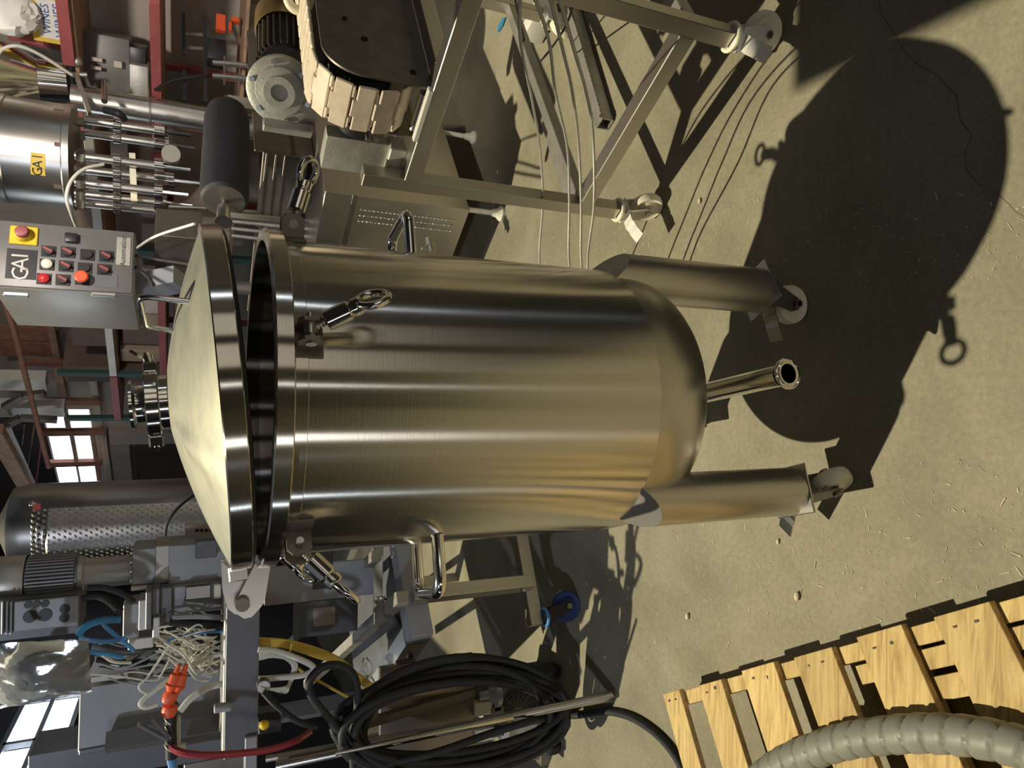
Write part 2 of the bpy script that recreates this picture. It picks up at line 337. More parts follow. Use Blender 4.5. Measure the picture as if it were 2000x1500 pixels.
o = struct(MB().box((-8.0, -1.49, 1.7), (.04, .36, 3.2)), 'glow_slot_1', 'grey_dark_paint'); MB().box((-7.975, -1.49, 1.7), (.02, .24, 3.1)).build('lit_pane', 'pane_glow', o)
o = struct(MB().box((8.5, -2.2, 1.7), (.04, .34, 3.2)), 'glow_slot_2', 'grey_dark_paint'); MB().box((8.475, -2.2, 1.7), (.02, .24, 3.1)).build('lit_pane', 'pane_glow', o)
CZ = 4.2
def roof(nm, x0, x1, y0, y1): struct(MB().box(((x0 + x1) / 2, (y0 + y1) / 2, CZ + .06), (x1 - x0, y1 - y0, .12)), nm, 'ceiling_dark')
roof('ceiling', -8.6, 8.6, 5.6, 16.5); roof('ceiling.001', -.70, 8.6, -4.6, 2.26); roof('shade_roof', -1.9, -.70, -4.6, -.5); roof('ceiling.005', -4.4, -1.9, -4.6, -1.7); roof('ceiling.002', 3.2, 8.6, 2.26, 5.3); roof('ceiling.003', -8.6, -4.4, -4.6, 5.3)  # narrow strip behind the camera is added to shade the floor the tank mirrors
# two unseen fill lamps, added to brighten the rack and labelling machine
def fill_lamp(nm, p, tgt, watts, colr, ang, lab):
    p = Vector(p); d = (Vector(tgt) - p).normalized(); u, v, w = frame_from(d); t = thing(nm, lab, 'lamp', p)
    R = Matrix((u, v, w)).transposed(); MB().box(p - d * .06, (.30, .24, .10), R, .01).build('lamp_housing', 'black_plastic', t)
    MB().bar(p - d * .1, V(p.x, p.y, 4.2) - d * .1, .03, .03, (1, 0, 0)).build('lamp_bracket', 'dark_steel', t)
    l = bpy.data.lights.new(nm, 'SPOT'); l.energy = watts; l.color = colr; l.spot_size = math.radians(ang); l.spot_blend = .6; l.shadow_soft_size = .12
    o = bpy.data.objects.new('lamp_beam', l); COL.objects.link(o); o.parent = t; o.rotation_euler = d.to_track_quat('-Z', 'Y').to_euler(); o.location = d * .02
fill_lamp('fill_lamp', (.9, 1.9, 2.9), (1.6, 5.4, 1.8), 270, (1.0, .90, .80), 95, 'unseen fill lamp added to brighten the back rack')
fill_lamp('fill_lamp', (-3.2, -2.0, 4.0), (-1.2, 2.9, 1.3), 330, (.78, .86, 1.0), 42, 'unseen fill lamp added at the left to brighten the labelling machine')

#@@TANK
# ------------------------------------------------------------------ stainless tank
TC = V(-.034, 1.5, 0); TR = .312; ZRIM = 1.375; ZFL = 1.344; ZSEAM = .624
def az(a): return V(math.cos(math.radians(a)), math.sin(math.radians(a)), 0)
def CYL(x, y, R=TR):                                       # nearest hit of a pixel ray with the tank's wall
    d = ray(x, y); p = CAM - TC; a = d.x ** 2 + d.y ** 2; b = 2 * (p.x * d.x + p.y * d.y); c = p.x ** 2 + p.y ** 2 - R * R; D = b * b - 4 * a * c
    t = (-b - math.sqrt(max(D, 0))) / (2 * a); q = CAM + d * t; return q, math.degrees(math.atan2(q.y - TC.y, q.x - TC.x))
tank = thing('steel_tank', 'tall stainless steel tank on three wheeled legs with its lid ajar', 'tank', TC)
m = MB(); m.lathe([(TR - .004, ZRIM), (TR - .004, ZSEAM + .02), (.05, ZSEAM - .14), (0, ZSEAM - .15)], TC, seg=96); m.lathe([(TR, ZFL), (TR, ZSEAM)], TC, seg=96)
body = m.build('tank_wall', 'tank_steel', tank, 30)
hp = [(TR, ZSEAM)] + [(TR, ZSEAM - .012)] + [(TR - .11 + .11 * math.cos(a), ZSEAM - .014 - .172 * math.sin(a)) for a in [PI / 2 * k / 12 * .84 for k in range(1, 13)]]
r0, z0 = hp[-1]; hp += [(r0 * (1 - k / 6), z0 - .035 * (1 - (1 - k / 6) ** 2)) for k in range(1, 7)]
m = MB(); m.lathe(hp, TC, seg=96); m.build('tank_bottom', 'head_steel', tank, 30)
m = MB(); FR = .333
m.lathe([(TR - .004, ZRIM), (FR - .003, ZRIM), (FR, ZRIM - .003), (FR, ZFL + .002), (FR - .003, ZFL), (TR - .004, ZFL)], TC, seg=96, closed=True)
m.build('rim_flange', 'tank_steel', tank, 30)
m = MB(); m.lathe([(TR + .0005, ZFL), (TR + .0015, ZFL - .001), (TR + .0015, ZFL - .022), (TR, ZFL - .023)], TC, seg=96); m.build('rim_collar', 'tank_steel', tank, 30)
# legs
LEGA = (224, 343, 103.5); LRAD = .30; LR = .0575; ZPL = .155
def caster(leg, c, face, wheel_m='nylon', pedal_dir=None, fork_m='dark_steel', wr=.052, rest=ZPL, pedal_m='steel', wname='wheel'):
    face = math.radians(face); t = V(math.cos(face), math.sin(face), 0); ax = V(-t.y, t.x, 0); wc = V(c.x, c.y, wr) + t * .03
    m = MB(); m.cyl(V(c.x, c.y, rest), V(c.x, c.y, rest - .02), .03, .034, 20)
    for s in (-1, 1):
        o = V(c.x, c.y, 0) + ax * (s * .024)
        poly = [(-.032, rest - .018), (.032, rest - .018), (.05, wr + .012), (.044, wr - .012), (.03, wr - .018), (.014, wr - .01)]
        m.prism([(a, b) for a, b in poly], o - ax * .002, t, V(0, 0, 1), .004 * (1 if True else 0))
    m.box(V(c.x, c.y, rest - .022), (.068, .052, .006), rotz(face))
    fk = m.build('caster_fork', fork_m, leg)
    m = MB(); m.lathe([(.012, -.016), (wr * .55, -.016), (wr * .62, -.011), (wr * .78, -.012), (wr * .93, -.016), (wr, -.008), (wr, .008), (wr * .93, .016), (wr * .78, .012), (wr * .62, .011), (wr * .55, .016), (.012, .016)], wc, ax, 32, closed=True); m.build(wname, wheel_m, leg)
    m = MB(); m.cyl(wc - ax * .036, wc + ax * .036, .006, seg=8); 
    for s in (-1, 1): m.cyl(wc + ax * (s * .027), wc + ax * (s * .036), .0115, seg=6)
    m.build('axle_bolt', 'dark_steel' if fork_m == 'dark_steel' else 'steel', leg)
    if pedal_dir is not None:
        a = math.radians(pedal_dir); q = V(math.cos(a), math.sin(a), 0); ux = V(-q.y, q.x, 0); b0 = V(c.x, c.y, rest - .03) + q * .035
        prof = [(0, 0), (.03, .004), (.045, -.003), (.062, -.004), (.096, -.016)]
        m = MB()
        for (a0, z0), (a1, z1) in zip(prof[:-1], prof[1:]):
            p0 = b0 + q * a0 + V(0, 0, z0); p1 = b0 + q * a1 + V(0, 0, z1); m.bar(p0, p1, .044, .003, up=(0, 0, 1))
        m.build('brake_pedal', pedal_m, leg)
legs = []
for i, la in enumerate(LEGA):
    c = TC + az(la) * LRAD; m = MB(); seg = 40; vs = []; e = az(la)
    for k in range(seg):
        d = V(math.cos(2 * PI * k / seg), math.sin(2 * PI * k / seg), 0) * LR; rr = (az(la) * LRAD + d).dot(e)
        vs.append(c + d + V(0, 0, .622 - (rr - .312) * 1.05))
    base = [V(v.x, v.y, ZPL + .006) for v in vs]
    m.add(base + vs, [(k, (k + 1) % seg, seg + (k + 1) % seg, seg + k) for k in range(seg)])
    leg = m.build('leg', 'steel_brushed', tank, 40); legs.append(leg)
    m = MB(); m.add([v + V(0, 0, .0005) for v in vs], [tuple(range(seg))]); m.build('leg_cap', 'steel_dull', leg)
    m = MB(); m.box(c + V(0, 0, ZPL + .003), (.118, .118, .007), rotz(math.radians((17, 30, 10)[i])), .0015); m.build('base_plate', 'steel', leg)
    caster(leg, c, (310, 180, 100)[i], pedal_dir=(150, 188, 60)[i])
# outlet pipe
m = MB(); pz = .36
pth = bez([TC + V(0, 0, .42), TC + V(.001, -.004, .39), TC + V(.004, -.03, pz + .006), TC + V(.012, -.08, pz), TC + V(.062, -.37, pz)], 6)
m.tube(pth, .0235, 24, caps=False)
e1 = TC + V(.065, -.385, pz); dr = V(.062 - .012, -.29, 0).normalized()
m.lathe([(.0235, -.012), (.0335, 0), (.0335, .004), (.031, .005), (.0295, .0035), (.027, .0035), (.0255, .005), (.021, .005), (.021, -.16)], e1, dr, 32)
m.build('outlet_pipe', 'chrome', tank, 40)
# side handles
def d_handle(pts, r, name):
    m = MB(); m.tube(pts, r, 16); m.cyl(pts[0], Vector(pts[0]) + (Vector(pts[1]) - Vector(pts[0])).normalized() * .004, r * 1.22, seg=16); m.cyl(pts[-1], Vector(pts[-1]) + (Vector(pts[-2]) - Vector(pts[-1])).normalized() * .004, r * 1.22, seg=16)
    return m.build(name, 'chrome', tank, 40)
def bow(a, z, half, out, r=.0125, cr=.03):
    e = az(a); t = V(-e.y, e.x, 0); c = TC + V(0, 0, z); P = lambda rr, tt: c + e * rr + t * tt
    r1 = TR + out; rin = math.sqrt(TR * TR - half * half) - .003
    pts = [P(rin, -half)] + [P(r1 - cr - .002, -half)] + [P(r1 - cr + cr * math.sin(k * PI / 12), -half + cr - cr * math.cos(k * PI / 12)) for k in range(1, 7)]
    pts += [P(r1 - cr + cr * math.cos(k * PI / 12), half - cr + cr * math.sin(k * PI / 12)) for k in range(0, 7)] + [P(rin, half)]
    d_handle(pts, r, 'carry_handle')
bow(196, 1.045, .075, .10); bow(16, 1.06, .075, .10)
# swing clamps round the rim
def clamp(a, swing, twist=0, ring=.66):
    e = az(a); t = V(-e.y, e.x, 0); z0 = 1.322; pv = TC + e * (TR + .032) + V(0, 0, z0); d = (e * math.sin(math.radians(swing)) + t * math.sin(math.radians(twist)) - V(0, 0, 1) * math.cos(math.radians(swing))).normalized()
    if swing > 90: d = (e * math.sin(math.radians(swing)) - V(0, 0, 1) * math.cos(math.radians(swing)) + t * math.sin(math.radians(twist))).normalized()
    m = MB()
    for s in (-1, 1):
        o = TC + e * (TR - .004) + t * (s * .0165 - .003) + V(0, 0, z0)
        m.prism([(0, -.021), (.045, -.021), (.055, -.012), (.055, .012), (.045, .021), (0, .021)], o, e, V(0, 0, 1), -.006 if False else .006)
    m.box(TC + e * (TR + .0015) + V(0, 0, z0), (.006, .075, .048), rotz(math.radians(a)))
    lug = m.build('clamp_lug', 'dark_steel', tank)
    m = MB(); m.cyl(pv - t * .026, pv + t * .026, .0065, seg=12); m.cyl(pv - t * .028, pv - t * .022, .0095, seg=6); m.cyl(pv - t * .011, pv + t * .011, .0115, seg=14)
    n = 60; q = frame_from(d); pts = []
    m.cyl(pv, pv + d * .05, .0058, seg=12)
    for k in range(6): m.torus(pv + d * (.012 + k * .0046), .0058, .0016, d, 12, 6)
    m.build('eye_bolt', 'steel', lug)
    m = MB(); s0 = pv + d * .028
    m.lathe([(.006, 0), (.0155, 0), (.0172, .002), (.0172, .040), (.0155, .042), (.0135, .044), (.0135, .046), (.0155, .048), (.0155, .060), (.014, .062), (.006, .062)], s0, d, 24, closed=True)
    m.build('barrel_nut', 'chrome', lug, 30)
    rc = s0 + d * .082; axn = (e * math.cos(math.radians(swing)) + V(0, 0, 1) * math.sin(math.radians(swing))).normalized() * math.sqrt(1 - ring * ring) + t * ring
    m = MB(); m.torus(rc, .026, .0066, axn, 28, 10); m.cyl(s0 + d * .055, s0 + d * .062, .009, seg=12); m.build('ring_handle', 'chrome', lug, 40)
clamp(-70, 26, 21)
clamp(222, 46, -14, -.39)
clamp(160, 50)
clamp(-11, 74, 14)
clamp(50, 40)
clamp(110, 40)
# hinge at the left of the rim
HX = -.405; HZ = 1.392
m = MB()
for s in (-1, 1):
    o = TC + V(-.325, s * .028 - .004, 1.36)
    m.prism([(0, -.014), (-.07, -.004), (-.085, .002), (-.104, .020), (-.106, .034), (-.095, .048), (-.080, .052), (-.064, .046), (0, .016)][::-1], o, V(1, 0, 0), V(0, 0, 1), -.008)
m.build('hinge_bracket', 'steel', tank)
TILT = Matrix.Translation(TC + V(HX, 0, HZ)) @ Matrix.Rotation(math.radians(-5.7), 4, 'Y') @ Matrix.Translation(-(TC + V(HX, 0, HZ)))
LZ = ZRIM + .004; LC = TC + V(0, 0, LZ)
m = MB(); m.lathe([(FR - .022, 0), (FR - .002, 0), (FR, .002), (FR, .034), (FR - .002, .036), (FR - .012, .036), (FR - .022, .030)], LC, seg=96, closed=True); m.xform(TILT)
lid = m.build('lid', 'tank_steel', tank, 30, label='steel lid band')
RL = FR - .010; H = .082; RS = (RL * RL + H * H) / (2 * H); pr = []
for k in range(21):
    r = RL * (1 - k / 20); f = 1 - r / RL; zc = math.sqrt(RS * RS - r * r) - (RS - H); zz = .55 * zc + .45 * H * min(1, f * 1.18); pr.append((r, .034 + zz))
m = MB(); m.lathe(pr, LC, seg=96); 
for i, v in enumerate(m.v):                                # the slight pressed ridge towards the front
    q = v - LC; r = math.hypot(q.x, q.y)
    if r > .02:
        da = math.atan2(math.sin(math.atan2(q.y, q.x) - math.radians(-112)), math.cos(math.atan2(q.y, q.x) - math.radians(-112)))
        v.z += .007 * math.exp(-(da / .10) ** 2) * math.sin(min(1, (1 - r / RL) * 1.3) * PI)
m.xform(TILT); m.build('lid_dome', 'lid_matte', lid, 60)
m = MB(); m.lathe([(0, .105), (.12, .095), (.25, .06), (FR - .024, .012), (FR - .022, 0)], LC, seg=64); m.xform(TILT); m.build('lid_underside', 'dark_steel', lid, 60)
m = MB(); m.torus(LC + V(0, 0, -.002), FR - .014, .005, (0, 0, 1), 96, 8); m.xform(TILT); m.build('lid_gasket', 'black_rubber', lid)
m = MB()
for s in (-1, 1): m.prism([(.06, -.018), (.02, -.022), (-.005, -.024), (-.018, -.012), (-.018, .008), (-.004, .02), (.03, .026), (.085, .024)][::-1], TC + V(HX, s * .012 - .006, HZ + .012), V(1, 0, 0), V(0, 0, 1), -.012)
m.box(TC + V(-.335, 0, LZ + .022), (.03, .11, .034), None, .002)
m.xform(TILT); m.build('hinge_arm', 'steel', lid)
m = MB(); m.cyl(TC + V(HX + .004, -.042, HZ + .006), TC + V(HX + .004, .042, HZ + .006), .0135, seg=20); m.build('hinge_pin', 'dark_steel', tank)
# lid port with clamp
pc = LC + V(.0, .015, .034 + H - .004); zz = V(0, 0, 1)
m = MB(); m.lathe([(.052, -.02), (.052, .022), (.056, .026), (.058, .030)], pc, zz, 40); m.lathe([(.040, .03), (.036, .036), (.036, .058), (.042, .062), (.046, .063), (.046, .068), (.036, .068), (.034, .06), (0, .058)], pc, zz, 40); m.xform(TILT); m.build('lid_port', 'chrome', lid)
m = MB(); m.lathe([(.052, .020), (.060, .018), (.064, .020), (.064, .040), (.060, .042), (.040, .038)], pc, zz, 40, closed=True)
m.box(pc + V(-.072, -.002, .03), (.022, .022, .026), None, .003); m.box(pc + V(.07, .012, .03), (.02, .024, .026), None, .003); m.cyl(pc + V(-.086, -.016, .03), pc + V(-.086, .02, .03), .005, seg=10)
m.xform(TILT); m.build('port_clamp', 'chrome', lid)
m = MB(); m.cyl(pc + V(.07, .01, .03), pc + V(.098, .01, .034), .005, seg=10); m.cyl(pc + V(.080, .01, .031), pc + V(.092, .01, .033), .010, seg=14); m.prism([(0, -.006), (.008, -.010), (.026, -.012), (.030, 0), (.022, .012), (.006, .008)], pc + V(.088, .012, .036), V(.6, 0, .8), V(0, 1, 0), .006); m.xform(TILT); m.build('wing_nut', 'chrome', lid)
# lid handle: small bent rod
hc = LC + V(.150, -.11, .034); r = .0052; a = V(.022, -.055, 0)
def hp_(s, z, o=V(0, 0, 0)): return hc + a * s + V(0, 0, z) + o
up = V(.012, -.004, 0)
pts = [hp_(-1, .045), hp_(-1, .092, up * .9), hp_(-.93, .102, up), hp_(-.8, .106, up), hp_(.8, .106, up), hp_(.93, .102, up), hp_(1, .092, up * .9), hp_(1, .02)]
m = MB(); m.tube(pts, r, 12); m.xform(TILT); m.build('lid_handle', 'chrome', lid)

#@@PALLET
# ------------------------------------------------------------------ pallet
P0 = V(-.965, 1.824, 0); pe = V(.503, -.865, 0).normalized(); pd = V(-pe.y, pe.x, 0) * -1; pd = V(-.865, -.503, 0)
pd = (pd - pe * pd.dot(pe)).normalized(); RP = Matrix((pd, pe, V(0, 0, 1))).transposed()
if RP.determinant() < 0: RP = Matrix((pd, pe, V(0, 0, -1))).transposed()
pallet = thing('wooden_pallet', 'yellow-brown wooden pallet with gapped deck boards beside the hose', 'pallet', P0)
PLN = 1.02
def pbox(s0, s1, t0, t1, z0, z1, bev=.0012):
    m = MB(); m.box(P0 + pe * ((s0 + s1) / 2) + pd * ((t0 + t1) / 2) + V(0, 0, (z0 + z1) / 2), (t1 - t0, s1 - s0, z1 - z0), RP, bev); return m
for s0, s1, dt in ((0, .092, .0), (.191, .302, .004), (.397, .529, -.002), (.603, .732, .002), (.812, .938, -.003), (1.017, 1.142, .001), (1.225, 1.32, 0)):
    m = pbox(s0, s1, dt, PLN + dt, .113, .131); m.build('deck_board', 'pallet_wood', pallet)
for t0, t1 in ((.006, .044), (.50, .54), (.98, 1.018)):
    m = pbox(.004, 1.312, t0, t1, .028, .113); m.build('stringer', 'pallet_wood', pallet)
m = pbox(.76, 1.30, .052, .092, .028, .112); m.build('stringer', 'pallet_wood', pallet)
m = pbox(.90, 1.25, .105, .15, .030, .111); m.build('stringer', 'pallet_wood', pallet)
for s0, s1 in ((.78, .87), (1.23, 1.31)):
    m = pbox(s0, s1, .004, PLN, .012, .028); m.build('bottom_board', 'pallet_wood', pallet)
m = MB(); random.seed(3)
for s0, s1 in ((0, .092), (.191, .302), (.397, .529), (.603, .732), (.812, .938), (1.017, 1.142)):
    for k in (.3, .68):
        for t in (.025, .52): m.cyl(P0 + pe * (s0 + (s1 - s0) * k) + pd * (t + random.uniform(-.008, .008)) + V(0, 0, .1305), P0 + pe * (s0 + (s1 - s0) * k) + pd * t + V(0, 0, .1318), .0048, seg=8)
m.build('nail_heads', 'dark_steel', pallet, kind='stuff')

#@@HOSE
# ------------------------------------------------------------------ grey wrapped suction hose
hr = .0385; hz = .131 + hr * 1.02
cl = [(1440, 1560), (1520, 1497), (1580, 1470), (1650, 1448), (1720, 1437), (1800, 1432), (1880, 1436), (1960, 1450), (2040, 1476), (2120, 1520), (2180, 1590)]
cp = bez([G(x, y, hz) for x, y in cl], 40)
def resample(pts, step):
    out = [pts[0]]; acc = 0
    for a, b in zip(pts[:-1], pts[1:]):
        L = (b - a).length; d = step - acc
        while d <= L: out.append(a + (b - a) * (d / L)); d += step
        acc = (acc + L) % step
    return out
cp = resample(cp, .0045); PIT = .046
m = MB(); n = len(cp); seg = 28; u, v, w = frame_from(cp[1] - cp[0]); vs = []
for i in range(n):
    t = (cp[min(i + 1, n - 1)] - cp[max(i - 1, 0)]).normalized(); u = (u - t * u.dot(t)).normalized(); v = t.cross(u)
    for k in range(seg):
        a = 2 * PI * k / seg; ph = ((i * .0045) / PIT + k / seg) % 1.0; rr = hr * (1.0 - .15 * math.exp(-(min(ph, 1 - ph) / .085) ** 2) - .07 * ph); vs.append(cp[i] + (u * math.cos(a) + v * math.sin(a)) * rr)
m.add(vs, [(i * seg + k, i * seg + (k + 1) % seg, (i + 1) * seg + (k + 1) % seg, (i + 1) * seg + k) for i in range(n - 1) for k in range(seg)])
solo(m, 'ribbed_hose', 'hose_grey', 'thick grey spiral-ribbed hose wrapped in clear film lying on the pallet', 'hose', smooth=50)

#@@CONVEYOR
# ------------------------------------------------------------------ table-top chain conveyor
L1 = G(1205, 410, .16); L2 = G(1425, 72, .16); L1.z = L2.z = 0
cdv = (L2 - L1).normalized(); cn = V(-cdv.y, cdv.x, 0)
CP = PL(848, 174, L1, cn); CP.z = 0
def CV(t, wd, z): return CP + cn * t - cdv * wd + V(0, 0, z)   # t along the belt, wd towards the back side
RC = Matrix((cn, -cdv, V(0, 0, 1))).transposed()
RCc = rotz(math.atan2(cn.y, cn.x))
conv = thing('chain_conveyor', 'steel frame conveyor with beige plastic chain links turning over its rounded end', 'conveyor', L1)
def bar(nm, p0, p1, w, h, mt='steel_brushed', par=None, up=(0, 0, 1), bev=.002):
    m = MB(); m.bar(p0, p1, w, h, up, bev); return m.build(nm, mt, par if par else conv)
for base, top in ((L1, 1.045), (L2, 1.0)):
    lg = bar('leg', base + V(0, 0, .165), base + V(0, 0, top), .046, .046, up=cn)
    c = V(base.x, base.y, 0)
    caster(lg, c, 300 if base is L1 else 330, wheel_m='nylon', pedal_dir=215 if base is L1 else 230, fork_m='white_paint', wr=.058, rest=.16, pedal_m='white_paint')
    m = MB(); m.torus(c + V(0, 0, .158), .036, .006, (0, 0, 1), 24, 8); m.build('swivel_collar', 'nylon', lg)
for base in (L1, L2):
    far = base + cn * 1.15
    lg = bar('leg', far + V(0, 0, .16), far + V(0, 0, 1.0), .046, .046, up=cn)
    caster(lg, V(far.x, far.y, 0), 200, fork_m='white_paint', wr=.058, rest=.16, pedal_m='white_paint')
bar('cross_rail', L1 + V(0, 0, .90) + cdv * .02, L2 + V(0, 0, .90) + cdv * .3, .05, .05)
bar('lower_cross_rail', L1 + V(0, 0, .30) + cdv * .02, L2 + V(0, 0, .30) - cdv * .02, .05, .05)
bar('side_rail', L1 + V(0, 0, .30) + cn * .02, L1 + V(0, 0, .30) + cn * 1.13, .04, .04, 'steel_dull')
bar('side_rail', L2 + V(0, 0, .30) + cn * .02, L2 + V(0, 0, .30) + cn * 1.13, .04, .04, 'steel_dull')
bar('upper_side_rail', L1 + V(0, 0, .90) + cn * .02, L1 + V(0, 0, .90) + cn * 1.6, .046, .046)
bar('upper_side_rail', L1 + cdv * .36 + V(0, 0, .90) + cn * .03, L1 + cdv * .36 + V(0, 0, .90) + cn * 1.6, .046, .046)
# front side plate with a rounded corner
prof = [(0, .918), (1.7, .918), (1.7, 1.203)] + [(.105 - .105 * math.sin(k * PI / 20), 1.098 + .105 * math.cos(k * PI / 20)) for k in range(0, 11)]
m = MB(); m.prism(prof, CV(0, .006, 0), cn, V(0, 0, 1), .006); sp = m.build('side_plate', 'dark_steel', conv)
m = MB(); m.prism([(t, z) for t, z in prof], CV(0.01, .175, 0), cn, V(0, 0, 1), .006); m.build('side_plate', 'dark_steel', conv)
for t, z in ((.16, 1.085), (.235, 1.13), (.055, .965)): MB().cyl(CV(t, -.0005, z), CV(t, -.003, z), .009 if t < .2 else .007, seg=16).build('plate_hole', 'hole_black', sp)
m = MB(); m.box(CV(.03, .06, .915), (.06, .20, .006), RCc, .001); m.build('bed_plate', 'dark_steel', conv)
m = MB(); m.cyl(CV(.02, .03, .93), CV(.02, .15, .93), .014, seg=16); m.build('tie_rod', 'steel', conv)
m = MB(); m.box(CV(-.015, .075, .925), (.02, .17, .022), RCc, .002); m.build('end_bar', 'white_paint', conv)
# chain: path round the nose
path = []; s = 0
def chain_pt(s):
    # s=0 where the nose starts on top, positive round the nose, negative back along the top
    r = .118; L = r * PI * .5
    if s < 0: return (.105 - s, 1.098 + r, 0.0)
    if s < L: a = s / r; return (.105 - r * math.sin(a), 1.098 + r * math.cos(a), a)
    if s < L + .045: return (.105 - r, 1.098 - (s - L), PI / 2)
    a = min((s - L - .045) / .09, PI / 2); return (.105 - r + .09 * (1 - math.cos(a)), 1.098 - .045 - .09 * math.sin(a), PI / 2 + a)
LP = .058
for k in range(-12, 8):
    t, z, a = chain_pt(k * LP + .02); tx = -cn * math.cos(a) - V(0, 0, 1) * math.sin(a); nz = -cn * math.sin(a) + V(0, 0, 1) * math.cos(a); ty = tx.cross(nz)
    c = CV(t, .09, z); Rk = Matrix((tx, ty, nz)).transposed() if Matrix((tx, ty, nz)).determinant() > 0 else Matrix((tx, -ty, nz)).transposed()
    m = MB(); m.box(c + nz * .003, (LP * .80, .138, .009), Rk, .0025)
    m.box(c + nz * .003 - tx * (LP * .44), (LP * .24, .052, .009), Rk, .002)
    for q in (-.048, .048): m.box(c + nz * .001 + tx * (LP * .42) + ty * q, (LP * .2, .034, .008), Rk, .002)
    m.cyl(c - ty * .05 - tx * (LP * .5) - nz * .003, c + ty * .05 - tx * (LP * .5) - nz * .003, .0045, seg=8)
    m.build('chain_link', 'link_plastic', conv)
m = MB(); m.cyl(CV(.105, .025, 1.098), CV(.105, .155, 1.098), .098, seg=28); m.build('sprocket_drum', 'black_plastic', conv)
# bearing block, black flange, gear unit and motor behind the chain
m = MB(); m.cyl(CV(.09, .18, 1.07), CV(.09, .225, 1.07), .062, .058, 28); fb = m.build('bearing_flange', 'black_plastic', conv)
m = MB()
for a in (-.5, .0, .4): m.cyl(CV(.02 + .02 * abs(a), .19 + a * .03, 1.03 + a * .05), CV(-.005 + .02 * abs(a), .19 + a * .03, 1.03 + a * .05), .008, seg=8)
m.build('flange_bolt', 'steel', fb)
m = MB(); m.box(CV(.07, .30, 1.055), (.05, .12, .20), RCc, .004); m.box(CV(.055, .30, .95), (.06, .13, .05), RCc, .003); m.build('gear_bracket', 'cast_alu', conv)
pg = A(548, 178, 2.25)
gm = thing('gear_motor', 'grey cast worm gear motor with round flange and copper fan cowl', 'motor', pg)
vx = V(-.55, -.80, .22).normalized(); gu, gv, gw = frame_from(vx)
m = MB(); m.lathe([(0, -.14), (.07, -.14), (.085, -.05), (.085, -.03), (.100, -.028), (.100, 0), (.094, .004), (.074, .006), (.070, .016), (.048, .02), (.046, .028), (.025, .028), (.024, .004), (0, .004)], pg, vx, 40); gb = m.build('gear_housing', 'cast_alu', gm)
for k in range(6):
    a = k * PI / 3 + .3; q = pg + (gu * math.cos(a) + gv * math.sin(a)) * .084; MB().cyl(q + vx * .002, q + vx * .012, .0085, seg=6).build('flange_bolt', 'steel', gb)
m = MB(); q = pg + V(.03, -.02, -.02); m.box(A(562, 250, 2.2), (.03, .03, .14), rotz(.3), .003); m.build('mount_bar', 'cast_alu', gm)
mc0 = A(555, 130, 2.42); mc1 = A(552, -10, 2.62); md = (mc1 - mc0).normalized()
m = MB(); m.cyl(mc0, mc0 + md * .16, .075, seg=32); mo = m.build('motor_body', 'black_plastic', gm)
m = MB()
for k in range(26):
    a = 2 * PI * k / 26; fu, fv, fw = frame_from(md); q = (fu * math.cos(a) + fv * math.sin(a)); m.bar(mc0 + q * .08 + md * .01, mc0 + q * .08 + md * .15, .005, .014, up=q)
m.build('cooling_fins', 'dark_steel', mo, kind='stuff')
m = MB(); m.lathe([(.088, .16), (.092, .17), (.092, .25), (.080, .27), (0, .275)], mc0, md, 36); m.build('fan_cowl', 'copper_cowl', gm)
m = MB(); m.torus(A(583, -2, 2.15), .03, .014, V(-.3, -.9, .2), 28, 12); rg = m; rr_ = A(583, -2, 2.15)
solo(rg, 'guide_roller', 'nylon', 'small cream ring roller at the edge above the dark conveyor plate', 'roller')

#@@BACK
# ------------------------------------------------------------------ storage rack along the back wall
rack = thing('storage_rack', 'red painted storage rack along the back wall full of cartons', 'rack', RK(0, .3, 0))
def rbar(nm, s0, s1, dp, z, w, h, mt, par=None):
    MB().box(RK((s0 + s1) / 2, dp, z), (s1 - s0, w, h), RE, .002).build(nm, mt, par or rack)
rbar('shelf_beam', -1.670, 2.058, 0, 1.702, .04, .055, 'red_paint'); rbar('shelf_beam', -1.670, -0.294, 0, 2.088, .04, .055, 'white_paint'); rbar('shelf_beam', -0.294, 0.729, 0, 2.088, .04, .055, 'white_paint'); rbar('shelf_beam', -2.328, -1.693, 0, 2.088, .04, .06, 'red_paint'); rbar('shelf_beam', 1.176, 2.058, 0, 2.147, .04, .06, 'red_paint')
rbar('shelf_board', -1.670, 2.058, .35, 1.682, .66, .02, 'timber'); rbar('shelf_board', -2.328, 0.729, .35, 2.059, .66, .02, 'timber'); rbar('shelf_board', 1.058, 2.058, .35, 2.112, .66, .02, 'timber'); rbar('shelf_board', -2.328, 2.058, .35, 1.220, .66, .02, 'timber')
for s_ in (-2.34, -1.68, -.24, .88, 2.07):
    for dp in (.02, .68): MB().box(RK(s_, dp, 1.25), (.045, .045, 2.5), RE, .002).build('upright', 'green_rope' if dp < .1 and s_ < .5 else 'red_paint', rack)
